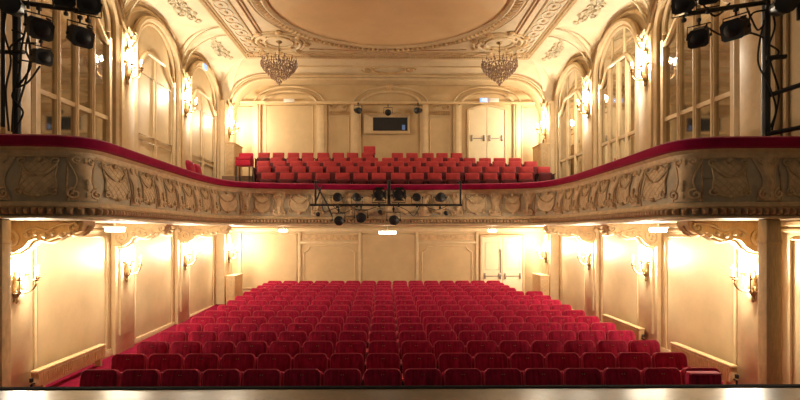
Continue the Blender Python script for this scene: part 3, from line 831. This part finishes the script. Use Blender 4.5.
rows = [  # first seat px, last seat px, count, top y px, depth Y
 (99.4, 702, 16, 369.3, 6.65), (128.6, 670.3, 16, 353.5, 7.40), (152.6, 644.7, 16, 341, 8.15), (172.5, 621, 16, 331, 8.90), (189.2, 603.3, 16, 323.2, 9.65),
 (202.9, 587.8, 16, 316.5, 10.40), (215.8, 574.2, 16, 310.3, 11.15), (227.7, 561.4, 16, 304.8, 11.92), (236.6, 551.3, 16, 299.9, 12.66), (244.2, 542.1, 16, 295.5, 13.42),
 (251.6, 534.4, 16, 291.3, 14.15), (258.7, 508, 15, 287.8, 14.9), (264.5, 502, 15, 285.2, 15.63), (269.6, 497, 15, 282.9, 16.37), (274.7, 493.4, 15, 280.6, 17.1)]
used = False
NR = len(rows)
for ri, (a, b, n, py, Y) in enumerate(rows):
    A, B = at(a, py, Y), at(b, py, Y); 
    rowname = 'front row of the stalls' if ri == 0 else ('back row of the stalls' if ri == NR - 1 else '%s stalls row from the stage' % ORD[ri + 1])
    for k in range(n):
        p = A.lerp(B, k / (n - 1)); p.z = fl(Y); p.y = Y - .10
        lab = 'red velvet seat, %s from the left in the %s' % (ORD[k + 1], rowname)
        sz = (A.z - fl(Y)) / .865
        if not used: o = proto; o.location = p; o['label'] = lab; used = True
        else: o = dup(proto, p, lab)
        o.scale = (1, 1, sz)
# single lower folding seat in front of the front row
p = at(706, 373.5, 6.02); p.z += .05
u = thing('folding_seat', (p.x, 6.02, -.05), 'small low red seat with a pale edge before the right front row end', 'seat')
m = MB(); m.loft([[Vector(q) + Vector((0, 0, p.z - .45)) for q in r] for r in pad_rings(.40, .45, .10, .04, .015)]); bb = m.build('backrest', 'velvet', u)
m = MB(); m.box((-.185, -.02, p.z - .02), (.185, .1, p.z + .004), .01); m.build('pale_edge', 'velvet_piping', bb)  # paler strip along the top of the backrest
m = MB(); m.box((-.18, -.3, p.z - .42), (.18, .0, p.z - .34), .02); m.build('seat', 'velvet', u)
for e in (-1, 1): MB().box((e * .17 - .015, -.28, 0), (e * .17 + .015, .05, p.z - .40)).build('leg', 'shellwood', u)

# ------------------------------------------------------------------ balcony seats
def balcony_seat():
    root = thing('balcony_chair', (0, 0, 0), '', 'theatre seat', 'red balcony seats')
    t2 = Matrix.Rotation(math.radians(-9), 3, 'X')
    m = MB(); m.loft([[t2 @ Vector(p) + Vector((0, 0, .50)) for p in r] for r in pad_rings(.405, .25, .07, .03, .02, z0=.11)]); b = m.build('backrest', 'balc', root)
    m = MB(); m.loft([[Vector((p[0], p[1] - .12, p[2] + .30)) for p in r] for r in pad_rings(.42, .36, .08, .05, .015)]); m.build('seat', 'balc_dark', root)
    m = MB(); m.tube([(-.19, .05, .1), (-.19, .08, .52), (.19, .08, .52), (.19, .05, .1)], .014, 5); m.build('back_frame', 'shellwood', root)
    for e in (-1, 1):
        m = MB(); m.box((e * .232 - .013, -.3, .585), (e * .232 + .013, .02, .61), .006); m.box((e * .232 - .010, -.2, 0), (e * .232 + .010, 0, .59)); m.build('armrest', 'shellwood', root)
    return root
bproto = balcony_seat()
brows = [([268, 286.5, 304.5, 322.5, 342.3, 360.5, 378.8, 398.3, 416.9, 434.9, 453.3, 472.6, 490.9, 508.8, 526.3], 172.3, 14.66),
 ([263.7, 281.7, 298.7, 315.8, 333, 352.4, 370.1, 386.8, 405.8, 422.8, 440.2, 457.8, 475.8, 493, 509.7, 527.3, 544.4], 165.9, 15.36),
 ([262.6, 279.4, 295.9, 312.8, 329.8, 346.9, 363.9, 381.1, 397.6, 414.5, 432.3, 449.5, 465.5, 483.3, 499.2, 515.5, 531.3], 160.6, 16.15),
 ([276, 292.5, 308, 324, 340, 356, 372, 387.9, 404, 420.5, 437, 453.6, 470, 485.5, 500.1, 515.5], 157.2, 16.95),
 ([263.5, 278, 293, 307.2, 322.9, 338, 352.3, 367.3, 397.5, 412.1, 428.2, 442.3, 456.9], 152.3, 17.75)]
used = False
for ri, (xs_, py, Y) in enumerate(brows):
    zt = at(388, py, Y).z; zf = R(tiers[ri][1])
    rn = ['front balcony row', 'second balcony row', 'third balcony row', 'fourth balcony row', 'rearmost balcony row against the wall'][ri]
    for k, px in enumerate(xs_):
        q = at(px, py, Y); lab = 'red balcony seat, %s from the left in the %s' % (ORD[k + 1], rn)
        loc = (q.x, Y, zf)
        if not used: o = bproto; o.location = loc; o['label'] = lab; used = True
        else: o = dup(bproto, loc, lab)
        o.scale = (1, 1, (zt - zf) / .855)
# raised red seat behind the rearmost row
q = at(369.4, 146, 18.35); zf = R(1.86)
u = thing('raised_seat', (q.x, 18.35, zf), 'single taller red seat standing above the back balcony row below the projection window', 'seat')
m = MB(); m.loft([[Vector(p) + Vector((0, 0, q.z - zf - .30)) for p in r] for r in pad_rings(.43, .30, .09, .03, .015)]); m.build('backrest', 'balc', u)
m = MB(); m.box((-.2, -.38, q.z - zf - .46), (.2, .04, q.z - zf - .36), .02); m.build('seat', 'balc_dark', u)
for ex in (-1, 1):
    for ey in (-.34, .04):
        MB().tube([(ex * .17, ey, 0), (ex * .17, ey, q.z - zf - .4)], .015, 6).build('leg', 'black', u)
# two nested red chairs on the left of the balcony
q = at(244.5, 153, 16.98)
for k in range(2):
    zf = R(1.57) + k * .19
    u = thing('stacking_chair', (q.x, 16.98, zf), ['bright crimson chair at the bottom of the pair stacked left of the balcony rows', 'bright crimson chair on top of the pair stacked left of the balcony rows'][k], 'chair', 'stacked crimson chairs')
    if k: m = MB(); m.loft([[Vector((p[0], p[1] + .16, p[2] + .60)) for p in r] for r in pad_rings(.49, .24, .06, .05, .015)])
    else: m = MB(); m.loft([[Vector((p[0], p[1] + .235, p[2] + .66)) for p in r] for r in pad_rings(.47, .24, .05, .05, .01)])
    m.build('backrest', 'pink', u)
    m = MB(); m.box((-.245, -.22, .56), (.245, .14, .655 if k else .74), .025); m.build('seat', 'pink', u)
    for ex in (-1, 1):
        for ey in (-1, 1):
            MB().tube([(ex * (.20 + k * .03), ey * .19, .56), (ex * (.20 + k * .03), ey * .22, -k * .19)], .012, 6).build('leg', 'black', u)
# loose seat backs on the side arms of the balcony
for px, py, Y, lab in ((198, 160, 13.2, 'red chair with rounded back half hidden behind the left balcony rail, nearer the stage'), (205, 163.5, 13.75, 'red chair with rounded back half hidden behind the left balcony rail, farther from the stage'),
                       (602, 163, 11.9, 'red chair barely showing above the right balcony rail, farther from the stage'), (619, 157, 11.0, 'red chair barely showing above the right balcony rail, nearer the stage')):
    q = at(px, py, Y); zf = R(.72); h = q.z - zf
    u = thing('box_chair', (q.x, Y, zf), lab, 'chair', 'chairs on the side balconies', rz=PI / 2 if px < 388 else -PI / 2)
    m = MB(); m.loft([[tilt @ Vector(p) + Vector((0, .1, h - .5)) for p in r] for r in pad_rings(.44, .5, .07, .12, .015)]); m.build('backrest', 'velvet', u)
    MB().box((-.22, -.34, h - .62), (.22, .1, h - .54), .02).build('seat', 'pink', u)
    for ex in (-1, 1):
        for ey in (-.3, .1): MB().tube([(ex * .19, ey, 0), (ex * .19, ey, h - .58)], .014, 6).build('leg', 'shellwood', u)

# ------------------------------------------------------------------ radiators
def radiator(s, y0, y1, z0, z1, d, lab, zbase):
    x_in = s * (WX - .16 - d); x_out = s * (WX - .165)
    u = thing('radiator', (s * (WX - .1), (y0 + y1) / 2, zbase), lab, 'radiator', 'long wall radiators')
    o = Vector(u.location)
    m = MB(); n = int((y1 - y0) / .06)
    m.box((min(x_in, x_out), y0, z0 + .04), (max(x_in, x_out), y1, z1 - .05), .01)
    for k in range(n):
        y = y0 + (y1 - y0) * (k + .5) / n; m.box((x_in - s * .012 if s > 0 else x_in - .0, y - .02, z0 + .06), (x_in if s > 0 else x_in + .012, y + .02, z1 - .07))
    m.build('fins', 'rad', u, local=o)
    m = MB(); m.box((min(x_in - s * .02, x_out), y0 - .02, z1 - .05), (max(x_in - s * .02, x_out), y1 + .02, z1), .015); m.build('top_grille', 'rad', u, local=o)
    for yy in (y0 + .15, y1 - .15): 
        m = MB(); m.box((min(x_in, x_out), yy - .03, zbase), (max(x_in, x_out), yy + .03, z0 + .06)); m.build('foot', 'rad', u, local=o)
    m = MB(); yv = y0 - .07; xm = (x_in + x_out) / 2
    m.tube([(xm, y0, z0 + .1), (xm, yv, z0 + .1), (xm, yv, zbase)], .018, 6); m.lathe([(.0, 0), (.03, .01), (.03, .07), (.0, .08)], (xm, yv, z0 + .13), 8); m.build('valve', 'black', u, local=o)
radiator(-1, 8.45, 10.45, .05, .36, .12, 'long ochre radiator on the left wall near the stage', fl(9.5))
radiator(1, 8.5, 10.3, .06, .40, .12, 'long ochre radiator on the right wall nearest the stage', fl(9.5))
radiator(1, 11.6, 13.6, .10, .43, .12, 'long ochre radiator on the right wall behind the first one', fl(13))
# upright covers in the rear corners
def corner_cover(s, y, zf, zt, lab):
    xo = s * 5.52; xi = s * 5.22; 
    u = thing('radiator_cover', (s * 5.48, y, zf), lab, 'radiator cover', 'upright radiator covers in the rear corners'); o = Vector(u.location)
    lo, hi = min(xo, xi), max(xo, xi)
    m = MB(); m.box((lo, y - .01, zf), (hi, y + .95, zt), .015); m.build('casing', 'rad', u, local=o)
    m = MB(); m.tube([(lo + .04, y - .02, zf + .1), (hi - .04, y - .02, zf + .1), (hi - .04, y - .02, zt - .1), (lo + .04, y - .02, zt - .1)], .015, 5, closed=True)
    n = 6
    for k in range(n):
        z0 = zf + .12 + (zt - zf - .24) * k / n; z1 = zf + .12 + (zt - zf - .24) * (k + 1) / n
        m.tube([(lo + .05, y - .02, z0), (hi - .05, y - .02, z1)], .009, 4); m.tube([(hi - .05, y - .02, z0), (lo + .05, y - .02, z1)], .009, 4)
    m.build('lattice', 'trim', u, local=o)
    m = MB(); m.box((lo - .02, y - .03, zt - .01), (hi + .02, y + .97, zt + .03), .01); m.build('top', 'rad', u, local=o)
for s in (-1, 1):
    side = 'left' if s < 0 else 'right'
    corner_cover(s, 17.55, fl(17.9), R(-1.55), 'tall ochre radiator cover in the %s rear corner under the balcony' % side)
    corner_cover(s, 17.5, R(1.86), R(2.98), 'tall ochre radiator cover in the %s rear corner of the balcony' % side)
q = at(541, 143, 17.8)
u = MB(); u.lathe([(.03, 0), (.035, .02), (.035, .14), (.012, .18), (.012, .24), (.0, .245)], (0, 0, 0), 10)
bo = u.build('bottle', 'dark'); bo.location = (5.38, 17.7, R(3.01)); tag(bo, 'small dark bottle standing on the right balcony radiator cover', 'bottle')

# ------------------------------------------------------------------ chandeliers
def make_chandelier(top_z):
    root = thing('chandelier', (0, 0, 0), '', 'chandelier', 'crystal chandeliers')
    H = CEIL - top_z
    m = MB(); m.tube([(0, 0, H), (0, 0, .05)], .014, 6); m.lathe([(.10, H - .0), (.09, H - .03), (.03, H - .07)], (0, 0, 0), 12); m.lathe([(.02, H * .55), (.05, H * .58), (.02, H * .62)], (0, 0, 0), 10); m.lathe([(.03, .05), (.06, .09), (.03, .14)], (0, 0, 0), 10)
    m.build('stem', 'brass', root)
    m = MB()
    for k in range(12):
        a = 2 * PI * k / 12; d = Vector((math.cos(a), math.sin(a), 0))
        m.tube(catmull([d * .05 + Vector((0, 0, -.05)), d * .25 + Vector((0, 0, -.10)), d * .45 + Vector((0, 0, -.04)), d * .52 + Vector((0, 0, .06))], 4), .01, 5)
    for r, z in ((.50, -.06), (.40, -.18), (.26, -.32), (.14, -.46)): m.tube(ring(r, .01, z, Vector((0, 0, 0)), 28), .012, 5, closed=True)
    m.build('frame', 'brass', root)
    for r, z, n, sz in ((.54, .0, 30, .035), (.54, -.08, 34, .035), (.49, -.16, 32, .033), (.42, -.24, 28, .032), (.34, -.32, 24, .03), (.25, -.40, 18, .03), (.16, -.48, 14, .028), (.08, -.56, 8, .028), (.34, -.06, 20, .035), (.22, -.16, 14, .035)):
        m = MB()
        for k in range(n):
            a = 2 * PI * k / n + random.random() * .15; m.octa((r * math.cos(a), r * math.sin(a), z + random.uniform(-.02, .02)), sz * .75, sz * 1.7)
            if z > -.45: m.octa((r * .94 * math.cos(a + .1), r * .94 * math.sin(a + .1), z - .06), sz * .55, sz * 1.1)
        m.build('crystal_tier', 'crystal', root, smooth=False)
    m = MB(); m.lathe([(.0, -.70), (.035, -.66), (.045, -.62), (.02, -.58)], (0, 0, 0), 10); m.build('crystal_ball', 'crystal', root)
    for k in range(12):
        a = 2 * PI * k / 12; d = Vector((math.cos(a), math.sin(a), 0)) * .52
        m = MB(); m.lathe([(.03, .06), (.035, .075), (.012, .08), (.012, .15)], d, 8); m.build('candle_holder', 'crystal', root)
    return root
ct = at(279, 63, 15.75).z
ch = make_chandelier(ct); ch.location = (CH[0].x, CH[0].y, ct); ch['label'] = 'unlit crystal chandelier hanging from the left ceiling rosette'
dup(ch, (CH[1].x, CH[1].y, ct), 'unlit crystal chandelier hanging from the right ceiling rosette')

# ------------------------------------------------------------------ stage lighting
def spotlight(loc, aim, size, hang, label, group, doors=True, boxy=False):
    """lantern body at loc, pointing along aim; yoke and clamp on side hang (+1 up, -1 down)"""
    u = thing('stage_spotlight', loc, label, 'spotlight', group)
    f = Vector(aim).normalized(); up = Vector((0, 0, 1)); r_ = f.cross(up).normalized(); up2 = r_.cross(f)
    s = size
    def W(a, b, c): return r_ * (a * s) + up2 * (b * s) + f * (c * s)
    m = MB()
    if boxy:
        m.loft([[W(x * q, y * q, z) for x, y in ((.42, .26), (.26, .42), (-.26, .42), (-.42, .26), (-.42, -.30), (-.3, -.40), (.3, -.40), (.42, -.30))] for q, z in ((.55, -.62), (.95, -.5), (1, .35), (1.08, .37), (1.08, .47), (.9, .47))])
        for k in range(4): m.box(W(-.3, .42, -.35 + k * .17) , W(-.3, .42, -.35 + k * .17) + Vector((.02, .02, .02)))
    else:
        m.loft([[W(.36 * q * math.cos(2 * PI * j / 14), .36 * q * math.sin(2 * PI * j / 14), z) for j in range(14)] for q, z in ((.4, -.75), (.8, -.62), (.95, -.3), (.95, .2), (1.1, .22), (1.1, .34), (.9, .34))])
    m.build('body', 'black', u)
    m = MB(); zl = .48 if boxy else .345
    m.loft([[W(.34 * q * math.cos(2 * PI * j / 14), .34 * q * math.sin(2 * PI * j / 14), z) for j in range(14)] for q, z in ((.95, zl - .06), (.95, zl), (.6, zl + .04), (.1, zl + .06))]); m.build('lens', 'lens', u)
    m = MB(); hw = .52
    m.tube([r_ * (hw * s), r_ * (hw * s) + Vector((0, 0, hang * .6 * s)), r_ * (-hw * s) + Vector((0, 0, hang * .6 * s)), r_ * (-hw * s)], .035 * s, 5, flat=1)
    for e in (-1, 1): m.lathe([(.07 * s, -.05 * s), (.07 * s, .05 * s)], r_ * (e * hw * s), 8, r_)
    m.build('yoke', 'black', u)
    m = MB(); m.tube([(0, 0, hang * .6 * s), (0, 0, hang * .85 * s)], .05 * s, 6); m.box((-.09 * s, -.09 * s, hang * .85 * s - .08 * s), (.09 * s, .09 * s, hang * .85 * s + .1 * s), .01); m.build('clamp', 'black', u)
    if doors:
        for e, ax in ((1, 0), (-1, 0), (1, 1), (-1, 1)):
            m = MB(); z0, z1 = zl - .02, zl + .28; a, b, c, d = .36, .44, .30, .40
            if ax == 0: m.poly([W(-c, e * a, z0), W(c, e * a, z0), W(d, e * (a + .16), z1), W(-d, e * (a + .16), z1)])
            else: m.poly([W(e * a, -c, z0), W(e * a, c, z0), W(e * (a + .16), d, z1), W(e * (a + .16), -d, z1)])
            m.build('barn_door', 'black', u)
    return u
# front-of-balcony bar
FY = 13.55
bar = thing('lighting_bar', at(389, 205, FY), 'black pipe lighting bar hooked on the middle of the balcony rail', 'lighting bar'); bo = Vector(bar.location)
m = MB(); m.tube([at(310, 205, FY), at(462, 205, FY)], .03, 8); m.build('pipe', 'black', bar, local=bo)
for px in (315.5, 389, 460.5):
    m = MB(); a = at(px, 205, FY); b = at(px, 184, FY); b = Vector((a.x, a.y, R(1.31)))
    m.tube([a, b, b + Vector((0, .38, .03)), b + Vector((0, .40, -.02))], .026 if px != 389 else .045, 6); m.build('hanger', 'black', bar, local=bo)
m = MB(); m.tube([at(317, 186, FY), at(327, 204, FY - .05), at(332, 216, FY - .05)], .02, 6); m.tube([at(322, 186, FY), at(315, 204, FY)], .02, 6); m.build('brace', 'black', bar, local=bo)
m = MB()
for pts in (((322, 206), (325, 212), (333, 209), (343, 206)), ((350, 206), (362, 211), (376, 207)), ((398, 206), (408, 211), (414, 216), (420, 206)), ((425, 206), (436, 210), (447, 206)), ((333, 206), (343, 213), (357, 206))):
    m.tube(catmull([at(x, y, FY - .04) for x, y in pts], 6), .009, 5)
m.build('cable', 'cable', bar, local=bo)
grp = 'spotlights on the balcony bar'
for k, (px, py, sz, hang, lab) in enumerate(((337, 197.5, .30, -1, 'first from the left in the upper row'), (357, 197.5, .28, -1, 'second from the left in the upper row'), (379, 195, .34, -1, 'third from the left in the upper row'), (398.5, 195, .34, -1, 'fourth from the left in the upper row'), (417, 197.5, .28, -1, 'fifth from the left in the upper row'), (440, 197.5, .32, -1, 'last on the right in the upper row'))):
    spotlight(at(px, py, FY - .06), (random.uniform(-.25, .25), -1, .05), sz, hang, 'black spotlight on the balcony bar, ' + lab, grp, doors=(k in (2, 3)))
for px, py, sz, lab in ((338.5, 220.5, .32, 'first from the left hanging below the pipe'), (361, 217.5, .34, 'second from the left hanging below the pipe'), (393.5, 220, .34, 'last on the right hanging below the pipe')):
    u = spotlight(at(px, py, FY - .06), (random.uniform(-.3, .3), -1, -.1), sz, 1, 'black spotlight on the balcony bar, ' + lab, grp, doors=False)
    m = MB(); p = at(px, 205, FY - .04) - at(px, py, FY - .06); m.tube([(0, 0, sz * .8), p], .014, 6); m.build('drop_pipe', 'black', u)
for px, py, lab in ((318, 214, 'tiny dark lamp dangling at the left end of the balcony bar'), (380, 212, 'tiny dark lamp hanging under the middle of the balcony bar'), (446, 213, 'tiny dark lamp dangling near the right end of the balcony bar')):
    spotlight(at(px, py, FY - .05), (.1, -1, -.2), .15, 1, lab, 'tiny lamps on the balcony bar', doors=False)
# rear bar with three lamps
RY = 18.80
rb = thing('rear_lighting_pipe', at(388, 103.5, RY), 'thin pipe running across the rear wall above the projection window', 'lighting bar'); ro = Vector(rb.location)
m = MB(); m.tube([at(247, 103.5, RY), at(534, 103.5, RY)], .028, 6); m.build('pipe', 'rad', rb, local=ro)
for px in (262, 317, 460, 515):
    m = MB(); p = at(px, 103.5, RY); m.tube([p, (p.x, BACK - .16, p.z)], .02, 6); m.build('wall_bracket', 'steel', rb, local=ro)
for px, py, lab in ((358, 110.5, 'dark spotlight left of the projection window'), (388, 112.5, 'dark spotlight above the middle of the projection window'), (418, 110.5, 'dark spotlight right of the projection window')):
    u = spotlight(at(px, py, RY - .05), (0.0 if px == 388 else (.5 if px < 388 else -.5), -1, -.25), .30, 1, lab, 'spotlights on the rear pipe', doors=False)
    m = MB(); p = at(px, 104, RY) - at(px, py, RY - .05); m.tube([(0, 0, .3), p], .012, 6); m.build('drop_pipe', 'black', u)

# near lighting towers at the balcony ends
def tower(side, Y, pole_px, bars, cables, lab):
    base = at(pole_px, 0, Y); base.z = R(.73)
    u = thing('lighting_tower', base, lab, 'lighting tower', 'stage lighting towers on the balcony ends')
    m = MB(); m.tube([base, (base.x, Y, R(4.6))], .055, 8); m.box((base.x - .15, Y - .15, R(.73)), (base.x + .15, Y + .15, R(.76))); m.build('pole', 'black', u, local=base)
    for (x0, y0, Y0), (x1, y1, Y1), r in bars:
        MB().tube([at(x0, y0, Y0), at(x1, y1, Y1)], r, 7).build('crossbar', 'black', u, local=base)
    for pts in cables:
        MB().tube(catmull([at(x, y, Y - .08) for x, y in pts], 6), .014, 5).build('cable', 'cable', u, local=base)
    return u
tower(-1, 7.35, 17, [((10, 1, 7.3), (97, 13, 7.1), .035), ((0, 52, 7.35), (24, 52, 7.3), .03), ((20, 43, 7.3), (36, 43, 7.25), .012), ((20, 60, 7.3), (33, 62, 7.25), .012), ((3, -5, 7.3), (3, 127, 7.3), .03)],
      [((24, 6), (27, 22), (22, 45), (20, 70), (14, 100), (12, 132)), ((8, 5), (4, 30), (11, 60), (6, 90), (9, 131)), ((40, 66), (28, 82), (16, 88)), ((33, 20), (26, 48), (31, 66), (18, 87)), ((24, 10), (30, 60), (17, 110)), ((53, 0), (58, 6), (70, 9), (83, 10)), ((12, 30), (24, 36), (10, 48), (20, 64)), ((22, 80), (12, 96), (23, 112), (14, 130))], 'black pole tower with cables at the left end of the balcony')
tower(1, 7.35, 766, [((686, 14, 7.1), (768, 2, 7.3), .035), ((766, 58, 7.3), (786, 56.5, 7.25), .035), ((767, 96, 7.35), (803, 84, 7.0), .035), ((767, 134, 7.3), (803, 127, 7.0), .035), ((799, -5, 7.05), (799, 20, 7.05), .03)],
      [((745, 3), (752, 20), (758, 30), (764, 24)), ((768, 0), (775, 25), (768, 50), (773, 70), (779, 95), (772, 130)), ((764, 20), (758, 60), (769, 85), (776, 110), (768, 132)), ((705, 26), (725, 36), (750, 33), (764, 38)), ((700, 0), (715, 16), (730, 3)), ((770, 45), (779, 52), (770, 62), (764, 74)), ((766, 10), (752, 14), (748, 30), (760, 36))], 'black pole tower with cables at the right end of the balcony')
g = 'spotlights on the left tower'
spotlight(at(12, 5, 7.05), (.35, -1, -.15), .36, 1, 'round black lantern at the top of the left tower', g, doors=False)
spotlight(at(39, 28, 7.05), (.75, -.65, -.45), .31, 1, 'large black boxy spotlight tilted down, upper one right of the left pole', g, False, True)
spotlight(at(41, 57, 7.05), (.8, -.55, -.25), .24, 1, 'smaller black boxy spotlight below the upper one beside the left pole', g, False, True)
spotlight(at(80, 36, 6.95), (.75, -.65, -.45), .29, 1, 'black boxy spotlight hanging from the far end of the left crossbar', g, False, True)
spotlight(at(66, -3, 6.95), (.3, -.7, -.3), .27, -1, 'black lantern above the middle of the left crossbar, cut by the top edge', g, False, True)
spotlight(at(88, 2, 6.95), (.5, -.7, -.3), .30, -1, 'black lantern above the end of the left crossbar, cut by the top edge', g, False, True)
g = 'spotlights on the right tower'
spotlight(at(783, 5, 7.05), (-.35, -1, -.15), .36, 1, 'round black lantern at the top of the right tower', g, doors=False)
spotlight(at(736, 29, 7.0), (-.8, -.55, -.35), .31, 1, 'black boxy spotlight nearest the right pole under its crossbar', g, False, True)
spotlight(at(699, 37, 6.95), (-.6, -.7, -.5), .27, 1, 'black boxy spotlight hanging from the far end of the right crossbar', g, False, True)
spotlight(at(684, 3, 6.9), (-.6, -.7, -.4), .28, -1, 'black lantern above the end of the right crossbar, cut by the top edge', g, False, True)
spotlight(at(708, -4, 6.9), (-.4, -.8, -.3), .26, -1, 'black lantern above the middle of the right crossbar, cut by the top edge', g, False, True)

# ------------------------------------------------------------------ lamps under the balcony, signs
for px, py, Y, w, lab in ((115, 229.5, 9.6, .34, 'small lit white lamp under the left balcony arm'), (283, 230.5, 16.4, .26, 'small lit lamp under the balcony, left of the middle one'), (387.5, 232.5, 15.2, .50, 'lit white tube lamp under the middle of the balcony'), (492, 230.5, 16.4, .26, 'small lit lamp under the balcony, above the double door'), (658, 230, 9.6, .30, 'small lit white lamp under the right balcony arm')):
    q = at(px, py, Y); u = thing('soffit_lamp', (q.x, Y, SOFF), lab, 'ceiling lamp', 'lamps under the balcony')
    dz = q.z - SOFF
    m = MB(); m.box((-w / 2 - .03, -.06, dz + .035), (w / 2 + .03, .06, dz + .06), .008); m.tube([(0, 0, dz + .05), (0, 0, 0)], .012, 6); m.build('housing', 'white', u)
    m = MB(); m.tube([(-w / 2, 0, dz), (w / 2, 0, dz)], .04, 8); m.build('lamp_tube', 'tube', u)
    L = bpy.data.lights.new('soffit_light', 'POINT'); L.energy = 45 if abs(px - 388) > 200 else 12; L.color = (1, .84, .60); L.shadow_soft_size = .08
    o = bpy.data.objects.new('soffit_light', L); COL.objects.link(o); o.location = (q.x, Y - .02, q.z - .10)
q = at(484, 100, 18.75)
u = thing('exit_sign', q, 'lit blue exit sign above the balcony double door', 'sign')
MB().box((-.16, 0, -.08), (.16, .06, .08), .01).build('housing', 'white', u)
MB().box((-.145, -.008, -.068), (.145, 0, .068)).build('sign_face', 'sign', u)
m = MB()   # running figure and door
m.lathe([(.014, 0), (.014, .004)], (-.035, -.012, .042), 8, (0, 1, 0))
m.tube([(-.04, -.011, .028), (-.05, -.011, -.01), (-.03, -.011, -.03), (-.045, -.011, -.055)], .007, 4); m.tube([(-.05, -.011, -.01), (-.075, -.011, -.03), (-.1, -.011, -.03)], .007, 4); m.tube([(-.02, -.011, .005), (-.045, -.011, .022), (-.07, -.011, .005)], .006, 4)
m.box((.03, -.012, -.055), (.09, -.009, .055)); m.build('pictogram', 'signwhite', u)
q = at(494, 100, 18.8)
u = MB(); u.box((-.18, 0, -.07), (.18, .05, .07), .01); o = u.build('sign_box', 'white'); o.location = q; tag(o, 'pale blank sign box beside the blue exit sign over the balcony door', 'sign')
q = at(289, 100.5, 18.8)
u = MB(); u.box((-.20, 0, -.07), (.20, .05, .07), .01); o = u.build('sign_box', 'white'); o.location = q; tag(o, 'pale blank sign box on the rear pipe over the left wall panel', 'sign')
q = at(205, 67, 16.2)
u = thing('exit_sign', q, 'small lit blue sign high on the left wall arch', 'sign', rz=PI / 2)
MB().box((-.14, -.02, -.09), (.14, .04, .09), .01).build('housing', 'white', u)
MB().box((-.12, -.03, -.075), (.12, -.02, .075)).build('sign_face', 'sign', u)

# ------------------------------------------------------------------ light
w = bpy.data.worlds.new('world'); sc.world = w; w.use_nodes = True
w.node_tree.nodes['Background'].inputs[0].default_value = (1, .86, .68, 1); w.node_tree.nodes['Background'].inputs[1].default_value = .15
try:
    sc.view_settings.view_transform = 'Standard'; sc.view_settings.look = 'None'
except Exception: pass
sc.view_settings.exposure = -0.38
sc.cycles.use_denoising = True
sc.cycles.max_bounces = 8; sc.cycles.diffuse_bounces = 4; sc.cycles.glossy_bounces = 3
sc.cycles.sample_clamp_indirect = 4
